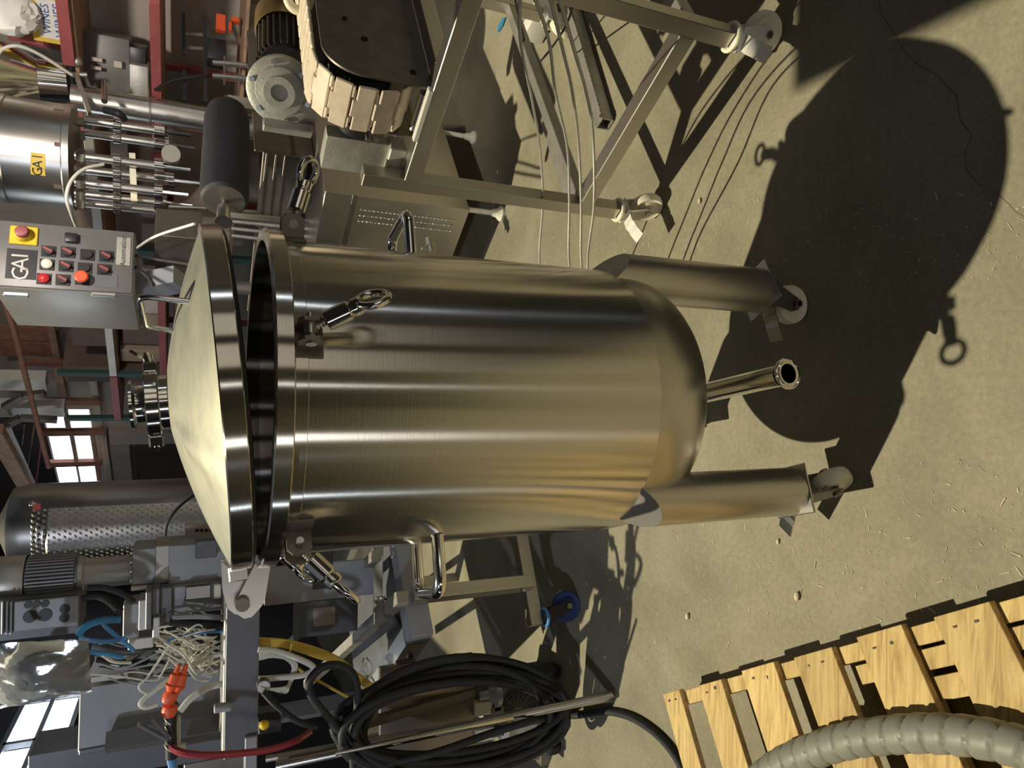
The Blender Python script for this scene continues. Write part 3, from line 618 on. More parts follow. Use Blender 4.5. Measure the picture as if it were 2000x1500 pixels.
# cartons on the rack
def carton(x0, y0, x1, y1, dp, th, m_, lab, shelf=None, bev=.003):
    a = RKp((x0 + x1) / 2, (y0 + y1) / 2, dp); mb = rbox(x0, y0, x1, y1, dp, th, bev)
    if shelf is not None:
        zmin = min(v.z for v in mb.v); zmax = max(v.z for v in mb.v)
        for v in mb.v: v.z = shelf + (v.z - zmin) / (zmax - zmin) * max(zmax - shelf, .04)
    return solo(mb, 'carton', m_, lab, 'box', 'cartons on the back rack')
carton(255, 585, 305, 612, .1, .4, 'carton_light', 'pale tan carton on the middle shelf just left of the control cabinet', 1.693)
carton(275, 614, 306, 640, .12, .4, 'carton', 'small tan carton on the middle shelf below the lid handle', 1.693)
carton(240, 640, 306, 672, .14, .4, 'carton_dark', 'dark brown carton lying on the middle shelf left of the tan ones', 1.693)
carton(235, 684, 306, 706, .12, .42, 'carton', 'brown carton behind the wing nut of the lid port', 1.693)
carton(238, 722, 306, 752, .12, .42, 'carton_dark', 'dark carton behind the steel port of the lid', 1.693)
carton(338, 500, 360, 545, .12, .42, 'carton', 'brown carton below the red beam beside the lid edge', 1.231)
carton(338, 420, 380, 470, .12, .42, 'carton_light', 'pale carton under the red beam right of the lid edge', 1.231)
carton(338, 590, 400, 660, .12, .42, 'carton_dark', 'dark carton under the red beam behind the lid dome', 1.231)
carton(150, 405, 196, 445, .12, .4, 'carton', 'orange-brown carton on the upper shelf right of the control cabinet', 2.070)
carton(140, 645, 165, 675, .12, .4, 'carton_dark', 'dark carton on the top shelf left of the control cabinet', 2.07)
carton(125, 715, 172, 745, .2, .4, 'carton_dark', 'dark carton with a pale lid high up between the wall studs', 2.07)
# leaning boards behind the filler and between the beams
for (x0, y0, x1, y1, dp, mm, lab) in ((172, -40, 299, 118, .75, 'wall_board', 'large plain plywood board behind the filler above the red beam'), (316, -40, 470, 130, .8, 'wall_board', 'pale board below the red beam at the far right'), (206, 395, 306, 470, .75, 'wall_board', 'tan board between the beams right of the control cabinet'), (250, 205, 300, 400, .8, 'timber', 'orange plywood sheet behind the filling valves'), (300, 205, 420, 430, .85, 'white_paint', 'whitish board behind the black roller')):
    mb = rbox(x0, y0, x1, y1, dp, .02); solo(mb, 'backing_board', mm, lab, 'board')
# yellow wine carton with printed sides
zb = 2.123
yb = RKp(112, 20, .04); cy = RK((yb - RK0).dot(E1), .04, 0)
w_ = .40; wine = thing('wine_carton', 'yellow and white carton with blue lettering on the red shelf', 'box', cy + V(0, 0, zb))
MB().box(cy + E2 * .15 + V(0, 0, zb + .095), (w_, .30, .19), RE, .003).build('carton_body', 'box_yellow', wine)
for k, (dx, ww, hh, dz) in enumerate(((-.06, .22, .14, .085), (.13, .13, .15, .095))):
    MB().box(cy + E1 * dx - E2 * .001 + V(0, 0, zb + dz), (ww, .002, hh), RE).build('label_panel', 'paper_white', wine)
for dx, t_, sz, dz in ((-.06, 'WINES', .062, .055), (-.06, 'WINES', .056, .115), (.13, 'WINES', .05, .06)):
    text_mb(t_, cy + E1 * dx - E2 * .0035 + V(0, 0, zb + dz), E1, V(0, 0, 1), sz).build('printed_word', 'ink_blue', wine)
bg = MB(); bc = RKp(18, 22, .0); bg.sphere(bc, .125, 20, 14, (1, .8, 1.1)); random.seed(5)
for v in bg.v: v += V(random.uniform(-1, 1), random.uniform(-1, 1), random.uniform(-1, 1)) * .012
solo(bg, 'plastic_bag', 'paper_white', 'crumpled white plastic bag hung in the top corner', 'bag')
solo(rbox(15, 60, 84, 84, .1, .1), 'bin', 'red_paint', 'dark red tub beside the white bag', 'tub')
# stud wall and window framing over the rack
stud = thing('stud_frame', 'open timber stud frame high on the back wall in front of the window', 'frame', RK(-1.2, .75, 0))
def sbar(nm, x0, y0, x1, y1, dp, mt='rust_wood', th=.05, par=None): rbox(x0, y0, x1, y1, dp, th).build(nm, mt, par or stud)
for y, x0, x1 in ((712, 40, 195), (787, 55, 197), (846, 75, 205), (907, 95, 198)): sbar('stud', x0, y - 4, x1, y + 5, .95)
for (xa, ya, xb, yb_) in ((98, 640, 112, 700), (108, 712, 124, 775), (124, 787, 134, 846), (140, 846, 148, 905), (182, 846, 190, 940)): sbar('nogging', xa, ya, xb, yb_, .98, 'timber')
p0 = RKp(26, 640, -.1); p1 = RKp(95, 912, -.1); m = MB(); m.tube([p0 + E1 * .9 + V(0, 0, .05), p0, p1], .022, 12); m.build('girt_pipe', 'rust_wood', stud)
m = MB(); p0 = RKp(95, 912, -.1); m.tube([p0, RKp(95, 912, .9)], .018, 8); m.build('girt_bracket', 'rust_wood', stud)
for y in (640, 670):
    sbar('sheathing_board', 0, y, 108, y + 26, 1.05, 'rust_wood', .03)
sbar('sheathing_board', 116, 640, 168, 668, 1.05, 'carton_dark', .03); sbar('sheathing_board', 175, 645, 190, 860, 1.02, 'wall_board', .05)
for y0, y1, x1 in ((742, 763, 90), (797, 815, 126)): solo(rbox(-30, y0, x1, y1, .45, .12), 'air_duct', 'white_paint', 'white square duct high on the wall %s' % ('nearer the control cabinet' if y0 < 780 else 'nearer the window'), 'duct')
for (q0, q1) in (((8, 795), (88, 768)), ((0, 838), (112, 820))):
    m = MB(); a = RKp(*q0, .3); b = RKp(*q1, .3); m.bar(a, RKp((q0[0] + 40), q0[1] - 22, .3), .05, .06); m.bar(RKp(q0[0] + 40, q0[1] - 22, .3), b, .05, .06); solo(m, 'channel_rail', 'dark_steel', 'bent dark metal channel under the %s white duct' % ('right' if q0[1] < 800 else 'left'), 'rail')
m = MB(); m.bar(RKp(-10, 838, .2), RKp(52, 948, .2), .12, .13, bev=.01); solo(m, 'roof_brace', 'timber', 'thick slanting timber brace beside the window', 'beam')
m = MB(); m.bar(RKp(14, 835, .25), RKp(62, 943, .25), .03, .05); solo(m, 'metal_conduit', 'steel_dull', 'grey conduit running along the slanting timber brace', 'pipe')
for k, (qa, qb) in enumerate((((47, 830), (42, 870)), ((67, 830), (54, 915)), ((80, 868), (70, 945)))):
    m = MB(); m.bar(RKp(*qa, .6), RKp(*qb, .6), .012, .012); solo(m, 'hanger_rod', 'brass' if k < 2 else 'red_paint', ('short yellow hanger rod high by the window', 'long yellow hanger rod high by the window', 'red hanger rod high by the window edge')[k], 'rod')
# dark panelled door and tan pilaster left of the window
dr = rbox(256, 868, 600, 960, WD - .08, .06); o = struct(dr, 'door_1', 'door_brown'); rbox(262, 872, 268, 956, WD - .10, .02).build('door_rail', 'dark_steel', o)
struct(rbox(214, 845, 600, 866, WD - .1, .1), 'trim_1', 'wall_tan'); struct(rbox(204, 846, 214, 960, WD - .1, .1), 'trim_2', 'wall_tan')

# ------------------------------------------------------------------ dimpled jacket vessel
vc = A(200, 1018, 4.1); vc.z = 0; vr = pxm(A(200, 1018, 4.1), 78)
ves = thing('jacketed_vessel', 'large dark dimpled steel vessel behind the left machine', 'tank', vc)
zt = A(12, 1018, 4.1).z
m = MB(); m.lathe([(vr, .45), (vr, zt - .09), (vr - .02, zt - .03), (vr - .09, zt), (0, zt + .05)], vc, seg=64); vb = m.build('vessel_wall', 'dimple_steel', ves, 40)
for k in range(3):
    a = k * 2 * PI / 3; q = vc + V(math.cos(a), math.sin(a), 0) * vr * .8; MB().cyl(V(q.x, q.y, 0), V(q.x, q.y, .5), .04, seg=14).build('leg', 'steel_dull', ves)
m = MB(); m.lathe([(vr + .004, 1.2), (vr + .014, 1.21), (vr + .014, zt - .2), (vr + .004, zt - .19)], vc, seg=32, a0=-2.5, a1=-1.05); m.build('jacket_panel', 'dimple_steel', vb)
m = MB()
for i in range(26):
    for j in range(22):
        a = -2.62 + i * .062; z = 1.22 + j * .043 + (i % 2) * .02; d = V(math.cos(a), math.sin(a), 0); q = vc + d * (vr + .013)
        m.add([q + d * .006 + V(0, 0, z), q + V(-d.y, d.x, 0) * .010 + V(0, 0, z + .008), q + V(d.y, -d.x, 0) * .010 + V(0, 0, z - .008), q + V(0, 0, z + .006) - V(-d.y, d.x, 0) * .004, q + V(0, 0, z - .006) + V(-d.y, d.x, 0) * .004], [(0, 1, 3), (0, 3, 2), (0, 2, 4), (0, 4, 1)])
m.build('weld_dimples', 'steel_dull', vb, kind='stuff')
m = MB(); q, w9 = A(64, 985, 3.78), 0; m.cyl(q, q + V(0, .06, 0), .012, seg=14); m.sphere(q, .016, 12, 8); m.build('sample_tap', 'chrome', ves)
m = MB(); m.box(A(72, 990, 3.77), (.03, .005, .03)); m.build('red_tag', 'red_bright', ves)
m = MB(); m.tube(bez([A(386, 962, 3.6), A(350, 990, 3.55), A(328, 1020, 3.55), A(322, 1052, 3.6)]), .006, 10); solo(m, 'black_cable', 'black_rubber', 'thin black cable curving in front of the dimpled vessel', 'cable')

# ------------------------------------------------------------------ bottle filling machine
Q = G(918, 410, .2); Q.z = 0
def MK(s, dp, z): return Q + E1 * s + E2 * dp + V(0, 0, z)
fm = thing('filling_machine', 'stainless bottle filling machine with round bowl, valves and dimpled base cabinet', 'machine', MK(-.5, .35, 0))
def mk(nm, s0, s1, d0, d1, z0, z1, mt, par=None, bev=.003): return MB().box(MK((s0 + s1) / 2, (d0 + d1) / 2, (z0 + z1) / 2), (s1 - s0, d1 - d0, z1 - z0), RE, bev).build(nm, mt, par or fm)
cab = mk('base_cabinet', -1.0, 0, 0, .8, .2, .93, 'steel_brushed')
mk('cabinet_trim', -1.0, .004, -.006, .0, .82, .93, 'steel', cab); mk('cabinet_trim', -1.0, .004, -.004, 0, .775, .80, 'dark_steel', cab)
m = MB()
for r_ in range(3):
    for k in range(24): m.sphere(MK(-.08 - r_ * .035, -.001, .26 + k * .021), .006, 8, 5, (1, 1, 1.4))
m.build('dimple_rows', 'steel', cab, kind='stuff')
vq = A(838, 468, 3.5); m = MB(); m.cyl(vq, vq - E2 * .05, .022, seg=18); m.cyl(vq - E2 * .05, vq - E2 * .06, .03, seg=18); m.cyl(vq - E2 * .06, vq - E2 * .10, .018, seg=14); m.box(vq - E2 * .075 + V(0, 0, .03), (.014, .014, .05), RE, .002); m.build('drain_valve', 'steel', cab)
for s_, dp in ((-.03, .04), (-.97, .04), (-.03, .72), (-.97, .72)):
    m = MB(); c = MK(s_, dp, 0); m.cyl(c + V(0, 0, .05), c + V(0, 0, .21), .014, seg=12); m.lathe([(.0, .0), (.038, .0), (.040, .012), (.022, .035), (.018, .06), (0, .06)], c, seg=20); m.build('levelling_foot', 'nylon', fm)
mk('machine_deck', -1.25, -.1, .4, 1.9, 1.02, 1.05, 'dark_steel'); mk('deck_skirt', -.115, -.1, .4, 1.9, .93, 1.22, 'dark_steel'); mk('deck_skirt', -1.25, -.1, .388, .4, .96, 1.18, 'dark_steel')
for k in range(7): mk('guide_rail', -1.1, -.1, .376, .388, 1.075 + k * .022 - .004, 1.075 + k * .022 + .004, 'steel', None, .001) if k in (0, 2, 4) else None
# bowl
A_ = A
def A(x, y, Y): return A_(x, y, Y * 1.16)
bc = A(75, 300, 3.85); br = pxm(bc, 99); zt = A(8, 300, 3.85).z; z0 = A(148, 300, 3.85).z; bc.z = 0
m = MB(); m.lathe([(0, z0 + .01), (br - .02, z0 + .01), (br + .006, z0), (br + .006, z0 + .03), (br, z0 + .035), (br, zt - .03), (br + .006, zt - .025), (br + .006, zt), (br - .01, zt + .006), (0, zt + .012)], bc, seg=64); bowl = m.build('filling_bowl', 'steel', fm, 35)
fdir = (V(CAM.x, CAM.y, 0) - bc).normalized(); tdir = V(-fdir.y, fdir.x, 0)
def bowlpt(y, x): 
    a = A(x, y, 3.6); d = V(a.x, a.y, 0) - bc; a_ = None
    dd = ray(x, y); p = CAM - bc; aa = dd.x ** 2 + dd.y ** 2; bb = 2 * (p.x * dd.x + p.y * dd.y); cc = p.x ** 2 + p.y ** 2 - br * br; t = (-bb - math.sqrt(max(bb * bb - 4 * aa * cc, 0))) / (2 * aa); return CAM + dd * t
for ch, yy in (('G', 335), ('A', 321), ('I', 306)):
    q = bowlpt(yy, 74); nrm = V(q.x - bc.x, q.y - bc.y, 0).normalized(); tx = V(-nrm.y, nrm.x, 0)
    MB().box(q + nrm * .001, (pxm(q, 14), .002, pxm(q, 24)), Matrix((tx, nrm, V(0, 0, 1))).transposed()).build('letter_plate', 'box_yellow', bowl)
    text_mb(ch, q + nrm * .003, tx, V(0, 0, 1), pxm(q, 24)).build('letter', 'ink_black', bowl)
for (xx, yy) in ((118, 283), (117, 365), (117, 216)):
    q = bowlpt(yy, xx); nrm = V(q.x - bc.x, q.y - bc.y, 0).normalized(); tx = V(-nrm.y, nrm.x, 0); MB().box(q + nrm * .001, (pxm(q, 8), .003, pxm(q, 20)), Matrix((tx, nrm, V(0, 0, 1))).transposed()).build('number_tag', 'carton_dark', bowl)
# filling valves hanging under the bowl
for k, (yy, x1, Yv) in enumerate(((232, 322, 3.95), (258, 330, 4.05), (304, 322, 3.62), (330, 340, 3.75), (356, 318, 3.6), (378, 326, 3.66), (395, 324, 3.75))):
    top = A(150, yy, Yv); xs = top.x; P = lambda x: A(x, yy + (x - 150) * .10 * (1 if yy < 330 else .6), Yv)
    def VP(x): return V(xs, top.y, P(x).z)
    r = pxm(top, 8.5); m = MB(); m.cyl(VP(146), VP(x1), r, seg=16); va = m.build('filling_valve', 'steel', fm)
    m = MB(); m.cyl(VP(150), VP(166), r * 1.7, seg=6); m.build('hex_collar', 'chrome', va)
    m = MB(); m.cyl(VP(222), VP(236), r * 1.6, seg=16); m.build('middle_collar', 'chrome', va)
    m = MB(); m.cyl(VP(302), VP(x1), r * 1.8, seg=16); m.cyl(VP(x1), VP(x1 + 50), r * .5, seg=10); m.build('valve_nozzle', 'chrome', va)
m = MB(); m.bar(A(258, 300, 3.7), A(262, 392, 3.6), .012, .03); m.build('lift_strap', 'nylon', fm)
m = MB(); q = A(334, 300, 3.5); m.cyl(q - V(0, 0, .0), q + V(.0, .055, .0), pxm(q, 17), seg=28); q2 = q; m.build('sight_cup', 'steel', fm); m = MB(); m.cyl(q + V(0, .06, 0), q + V(0, .057, 0), pxm(q, 16)); m.build('cup_rubber', 'black_rubber', fm)
mk('valve_housing', -.78, -.45, .10, .30, 1.45, 1.66, 'dark_steel')
# column, head box, arm
m = MB(); c0 = A(140, 213, 4.15); c1 = A(405, 213, 4.15); cx_ = (c0.x + c1.x) / 2; m.cyl(V(cx_, c0.y, 1.05), V(cx_, c0.y, c0.z), pxm(c0, 26), seg=32); m.build('main_column', 'steel', fm, 40)
m = MB(); m.cyl(V(cx_, c0.y, A(292, 213, 4.15).z), V(cx_, c0.y, A(296, 213, 4.15).z), pxm(c0, 28), seg=32); m.build('column_joint', 'dark_steel', fm)
m = MB(); fbox(140, 72, 255, 190, 4.3, .3, rotz(-.5), .006, m); hb = m.build('head_box', 'door_grey', fm); fbox(253, 130, 290, 188, 4.22, .25, rotz(-.5), .006).build('head_end', 'cast_alu', hb); fbox(253, 95, 285, 130, 4.25, .25, rotz(-.5), .004).build('head_end', 'black_plastic', hb)
for x0, y0, x1, y1 in ((178, 113, 200, 120), (178, 130, 198, 136), (222, 120, 238, 132)): fbox(x0, y0, x1, y1, 4.24, .02, rotz(-.5), .001).build('head_window', 'carton_light', hb)
m = MB(); m.cyl(A(170, 146, 4.1), A(140, 146, 4.1), .014, seg=14); m.sphere(A(150, 120, 4.1), .03, 14, 10); m.bar(A(150, 150, 4.1), A(176, 226, 4.0), .05, .02); m.build('lever_arm', 'steel_dull', fm)
m = MB(); m.cyl(A(204, 160, 4.0), A(204, 198, 3.9), .016, seg=16); m.build('locating_pin', 'steel', fm)
# conical chute top right
m = MB(); a = A(-60, 150, 4.2); b = A(80, 160, 4.2); c = A(135, 165, 4.2); m.cyl(a, b, pxm(a, 110), pxm(a, 42), 36, False); m.cyl(b, c, pxm(b, 42), pxm(b, 38), 36); m.build('cap_chute', 'chrome', fm, 40)
m = MB(); m.tube(bez([A(-10, 120, 3.9), A(4, 97, 3.9), A(35, 90, 3.9), A(80, 108, 3.95), A(140, 146, 4.05)]), .009, 12); m.build('white_hose', 'white_tube', fm)
m = MB(); m.tube(bez([A(202, 321, 3.5), A(165, 330, 3.45), A(140, 352, 3.42), A(130, 385, 3.42), A(140, 420, 3.5), A(152, 450, 3.7)]), .008, 12); m.build('white_hose', 'white_tube', fm)
m = MB(); m.tube(bez([A(205, 215, 3.9), A(232, 222, 3.85), A(242, 232, 3.9)]), .02, 12); m.build('black_elbow', 'black_rubber', fm)
# black rod bracket and red parts at the right
for x, y0, y1 in ((358, 27, 108), (400, 35, 200), (360, 138, 198)): m = MB(); m.bar(A(x, y0, 4.2), A(x + 1, y1, 4.15), .02, .022); m.build('black_rod', 'black_plastic', fm)
for y in (66, 93): m = MB(); m.bar(A(358, y, 4.2), A(400, y + 3, 4.2), .012, .02); m.build('cross_rod', 'dark_steel', fm)
m = MB(); fbox(405, 75, 442, 115, 4.1, .15, None, .004, m); m.build('black_block', 'black_plastic', fm)
for x0, y0, x1, y1 in ((422, 27, 441, 58), (452, 32, 468, 41), (447, 42, 453, 58)): fbox(x0, y0, x1, y1, 4.0, .05, None, .003).build('red_block', 'orange_red', fm)
m = MB(); m.tube(bez([A(302, 176, 4.1), A(335, 158, 4.1), A(395, 147, 4.1)]), .009, 10); m.build('black_hose', 'black_rubber', fm)
for y in (122, 148):
    m = MB(); m.cyl(A(415, y, 3.9), A(484, y + 6, 3.9), .016, seg=14); m.build('cross_shaft', 'steel', fm)
m = MB(); m.cyl(A(489, 106, 3.8), A(489, 172, 3.8), .014, seg=14); m.build('upright_shaft', 'steel', fm); m = MB(); m.cyl(A(503, 25, 3.6), A(498, 66, 3.6), .013, seg=14); m.build('upright_shaft', 'steel', fm)
m = MB(); m.cyl(A(438, 110, 3.9), A(438, 165, 3.9), .007, seg=10); m.build('link_pin', 'steel', fm)
for k, (xa, xb) in enumerate(((330, 470), (470, 560))):
    m = MB(); m.cyl(A(xa, 404 + k * 8, 3.6), A(xb, 410 + k * 8, 3.6), .012, seg=14); m.build('guide_shaft', 'steel', fm)
for k in range(4):
    m = MB(); m.cyl(A(452, 418 + k * 14, 3.45), A(600, 432 + k * 15, 3.45), .010, seg=12); m.build('guide_shaft', 'steel_dull', fm)
A = A_
# black roller
r0_ = A(444, 216, 3.55); r1_ = A(438, 392, 3.2); rr = pxm(r0_, 41); rd = (r1_ - r0_).normalized()
rol = thing('black_roller', 'horizontal black rubber roller with scuffed grey end above the deck', 'roller', r0_)
m = MB(); m.lathe([(0, 0), (rr * .72, 0), (rr * .9, .02), (rr, .08), (rr, (r1_ - r0_).length - .05), (rr * .96, (r1_ - r0_).length - .01), (rr * .85, (r1_ - r0_).length), (0, (r1_ - r0_).length)], r0_, rd, 36); rb_ = m.build('roller_sleeve', 'black_rubber', rol, 40)
m = MB(); m.cyl(r1_, r1_ + rd * .004, rr * .84, seg=32); m.build('end_disc', 'dark_steel', rol)
m = MB(); m.cyl(r0_ - rd * .05, r0_, rr * .42, rr * .5, seg=20); m.cyl(r0_ - rd * .09, r0_ - rd * .05, rr * .2, seg=14); m.build('bearing_neck', 'brass', rol)
m = MB(); m.cyl(r1_ - rd * .0, r1_ + rd * .05, .010, seg=14); m.cyl(r1_ + rd * .045, r1_ + rd * .12, .027, seg=24); m.cyl(r1_ + rd * .12, r1_ + rd * .127, .034, seg=24); m.build('clamp_spindle', 'steel', rol)
m = MB(); m.bar(r1_ + rd * .085, r1_ + rd * .085 + V(0, .0, -.34), .022, .022); m.build('support_post', 'steel', rol); m = MB(); m.bar(r0_ - rd * .07, V(r0_.x, r0_.y, .95) - rd * .07, .05, .04); m.build('support_post', 'steel', rol)

# ------------------------------------------------------------------ control cabinet
CY = 3.75; cc = A(130, 505, CY); CBR = rotz(math.radians(14)); cu = CBR @ V(1, 0, 0); cv_ = CBR @ V(0, 1, 0)
w_ = pxm(cc, 132) / .985; zlo = A(262, 510, CY).z; zhi = A(-12, 500, CY).z; c0 = V(cc.x, cc.y, (zlo + zhi) / 2)
cb = thing('control_cabinet', 'grey steel control cabinet with coloured knobs and black lettered plate', 'cabinet', V(c0.x, c0.y, 0))
dep = .54
MB().box(c0 + cv_ * (dep / 2), (w_, dep, zhi - zlo), CBR, .004).build('cabinet_body', 'cabinet_steel', cb)
door = MB().box(c0 - cv_ * .006, (w_ * .985, .014, (zhi - zlo) * .985), CBR, .004).build('cabinet_door', 'door_grey', cb)
MB().cyl(c0 + cv_ * .22 + V(0, 0, -c0.z + .93), V(c0.x, c0.y, zlo) + cv_ * .22, .035, seg=16).build('support_post', 'dark_steel', cb)
MB().box(V(c0.x, c0.y, .94) + cv_ * .22, (.2, .2, .02), CBR, .003).build('post_foot', 'dark_steel', cb)
def CB(x, y): # pixel on the door plane -> point
    return PL(x, y, c0 - cv_ * .0135, cv_)
for k, x in enumerate((32, 203)): 
    q = CB(x, 572); MB().box(q + cu * -.008 + V(0, 0, 0), (.018, .02, pxm(q, 42)), CBR, .003).build('hinge', 'steel', cb)
q = CB(47, 461); MB().box(q - cv_ * .004, (pxm(q, 38), .01, pxm(q, 46)), CBR, .003).build('switch_plate', 'yellow', door)
m = MB(); m.lathe([(0, .038), (.022, .036), (.030, .028), (.032, .006), (.034, .0), (0, 0)], q - cv_ * .009, -cv_, 28); m.build('rotary_switch', 'yellow', door); m = MB(); m.lathe([(0, .05), (.022, .046), (.028, .036), (.028, .02), (0, .02)], q - cv_ * .012, -cv_, 28); m.build('switch_dial', 'red_paint', door)
def knob(x, y, kind):
    q = CB(x, y); r = pxm(q, 9)
    MB().box(q - cv_ * .002, (r * 2.5, .004, r * 2.7), CBR, .001).build('knob_plate', 'black_plastic', door)
    m = MB()
    if kind in ('white', 'red'): m.lathe([(0, .022), (r * .6, .020), (r * 1.05, .012), (r * 1.1, 0), (0, 0)], q - cv_ * .004, -cv_, 20); m.build('pilot_lamp', 'nylon' if kind == 'white' else 'red_bright', door)
    elif kind == 'stop': m.lathe([(0, .045), (r * 1.1, .044), (r * 1.35, .038), (r * 1.3, .028), (r * .7, .024), (r * .75, 0), (0, 0)], q - cv_ * .004, -cv_, 20); m.build('stop_button', 'orange_red', door)
    else:
        m.lathe([(0, .010), (r * .95, .010), (r * 1.05, 0), (0, 0)], q - cv_ * .004, -cv_, 20); b_ = m.build('selector_knob', 'black_plastic', door)
        if kind != 'push': MB().box(q - cv_ * .020, (r * .55, .016, r * 2), CBR @ Matrix.Rotation(.5, 3, 'Y'), .002).build('selector_lever', 'red_paint' if kind == 'sel' else 'black_plastic', b_)
for x, y, k in ((95, 491, 'sel'), (133, 493, 'sel'), (171, 498, 'push'), (208, 501, 'sel'), (92, 517, 'white'), (129, 520, 'sel'), (166, 524, 'push'), (204, 527, 'sel'), (86, 545, 'red'), (123, 547, 'sel'), (161, 546, 'stop')): knob(x, y, k)
q = CB(140, 467); m = MB(); m.box(q - cv_ * .012, (.045, .024, .05), CBR, .006); m.build('key_block', 'black_plastic', door)
q = CB(42, 516); MB().box(q - cv_ * .001, (pxm(q, 62), .002, pxm(q, 50)), CBR).build('logo_plate', 'black_plastic', door)
for ch, dy in (('G', 19), ('A', 0), ('I', -16)):
    q = CB(41, 516 + dy); text_mb(ch, q - cv_ * .003, cu, V(0, 0, 1), pxm(q, 40)).build('logo_letter', 'cabinet_steel', door)
q = CB(241, 491); MB().box(q - cv_ * .001, (pxm(q, 58), .002, pxm(q, 24)), CBR).build('paper_label', 'steel_dull', door)
text_mb('Automatico', q - cv_ * .003, cu, V(0, 0, 1), pxm(q, 13)).build('handwriting', 'ink_black', door)
q = CB(206, 560); MB().box(q - cv_ * .001 + cu * .03, (pxm(q, 28), .0015, pxm(q, 40)), CBR).build('faded_label', 'grey_dark_paint', door)
m = MB(); m.bar(A(275, 560, 3.95), A(352, 545, 3.85), .09, .115); m.build('cable_trunk', 'grey_paint', cb)
for k, (ya, yb_, r_, mt) in enumerate(((485, 437, .006, 'clear_plastic'), (500, 516, .007, 'black_rubber'), (522, 556, .008, 'black_rubber'))):
    m = MB(); a = A(266, ya, 3.8); b = A((380, 372, 300)[k], yb_, 3.3); m.tube(bez([a, (a + b) / 2 + V(0, 0, .03 - .02 * k), b]), r_, 10); m.build('cable', 'white_tube' if k == 0 else mt, cb)

#@@LEFT
# ------------------------------------------------------------------ labelling machine at the left
Lc = V(-.94, 2.53, 0); LD = -E1
def LK(a, b, z): return Lc + E2 * a + LD * b + V(0, 0, z)
lm = thing('labelling_machine', 'grey labelling machine on steel frame with motor, cabinet and tangled tubes', 'machine', LK(.4, .5, 0))
def lk(nm, a0, a1, b0, b1, z0, z1, mt, par=None, bev=.003): return MB().box(LK((a0 + a1) / 2, (b0 + b1) / 2, (z0 + z1) / 2), (b1 - b0, a1 - a0, z1 - z0), RE, bev).build(nm, mt, par or lm)
def gbar(nm, q0, z0, q1, z1, w, h, mt, par=None, up=(0, 0, 1)):
    m = MB(); m.bar(G(*q0, z0), G(*q1, z1), w, h, up, .002); return m.build(nm, mt, par or lm)
fb_ = gbar('foot_bar', (1045, 1222), .2, (1012, 1030), .2, .055, .055, 'steel_brushed')
lgp = G(1038, 1138, .22); m = MB(); m.bar(lgp, V(lgp.x, lgp.y, .72), .055, .05, E2, .002); m.build('leg', 'steel_brushed', lm)
lp2 = LK(.0, 1.35, 0); m = MB(); m.bar(lp2 + V(0, 0, .0), lp2 + V(0, 0, .7), .055, .055, E2); m.build('leg', 'steel_brushed', lm)
lp3 = LK(.75, 1.35, 0); m = MB(); m.bar(lp3, lp3 + V(0, 0, .7), .055, .055, E2); m.build('leg', 'steel_brushed', lm)
cq = G(1140, 1200, 0); cst = V(cq.x + .0, cq.y + .03, 0)
caster(fb_, cst, 20, wheel_m='blue_wheel', pedal_dir=130, fork_m='black_plastic', wr=.062, rest=.172)
m = MB(); m.torus(cst + V(0, 0, .165), .034, .007, (0, 0, 1), 24, 8); m.build('swivel_collar', 'blue_bright', fb_)
lk('tray_bar', 0, .75, 0, .09, .65, .74, 'grey_paint'); lk('tray_bar', 0, .08, .092, 1.4, .65, .735, 'steel_brushed'); lk('tray_bar', .68, .75, .092, 1.4, .65, .735, 'steel_brushed')
m = MB(); q = G(795, 1276, .70); m.sphere(LK(-.002, .22, .69), .018, 10, 6, (.5, 1, .7)); m.build('grease_spot', 'black_rubber', lm)
lk('lower_shelf', .08, .68, .09, 1.4, .655, .665, 'grey_dark_paint')
gbar('aluminium_rail', (786, 1166), .79, (600, 1335), .79, .045, .045, 'steel_dull'); gbar('aluminium_rail', (735, 1085), .80, (560, 1262), .80, .04, .04, 'steel_dull')
m = MB(); m.tube(bez([A(735, 1172, 2.75), A(760, 1176, 2.7), A(785, 1215, 2.7), A(790, 1222, 2.7)]), .014, 10); m.build('grab_handle', 'chrome', lm)
# frame plates
def fb(nm, x0, y0, x1, y1, Y, dep, mt, par=None, rz=0, bev=.003): return fbox(x0, y0, x1, y1, Y, dep, rotz(rz) if rz else None, bev).build(nm, mt, par or lm)
fb('apron_panel', 440, 1148, 506, 1480, 2.62, .02, 'grey_dark_paint'); fb('apron_edge', 436, 1150, 443, 1480, 2.64, .25, 'cabinet_steel')
fb('gear_plate', 258, 1072, 306, 1141, 2.85, .16, 'grey_paint'); p_ = fb('gear_plate', 303, 1066, 332, 1139, 2.84, .17, 'cabinet_steel'); p2 = fb('back_plate', 330, 1062, 452, 1138, 2.83, .18, 'grey_paint')
fb('plate_edge', 258, 1139, 452, 1146, 2.835, .10, 'nylon', p2, .0)
fb('pocket', 382, 1056, 424, 1090, 2.80, .05, 'grey_dark_paint', p2); fb('slotted_plate', 362, 1022, 436, 1056, 2.95, .02, 'cabinet_steel', p2)
for k in range(4): MB().cyl(A(385 + k * 9, 1036, 2.945), A(385 + k * 9, 1036, 2.95), .006, seg=10).build('slot_hole', 'hole_black', p2)
fb('terminal_panel', 338, 1142, 440, 1196, 2.80, .02, 'grey_paint'); fb('terminal_block', 362, 1144, 412, 1170, 2.78, .02, 'clear_plastic'); fb('yellow_tag', 418, 1142, 432, 1170, 2.77, .01, 'nylon')
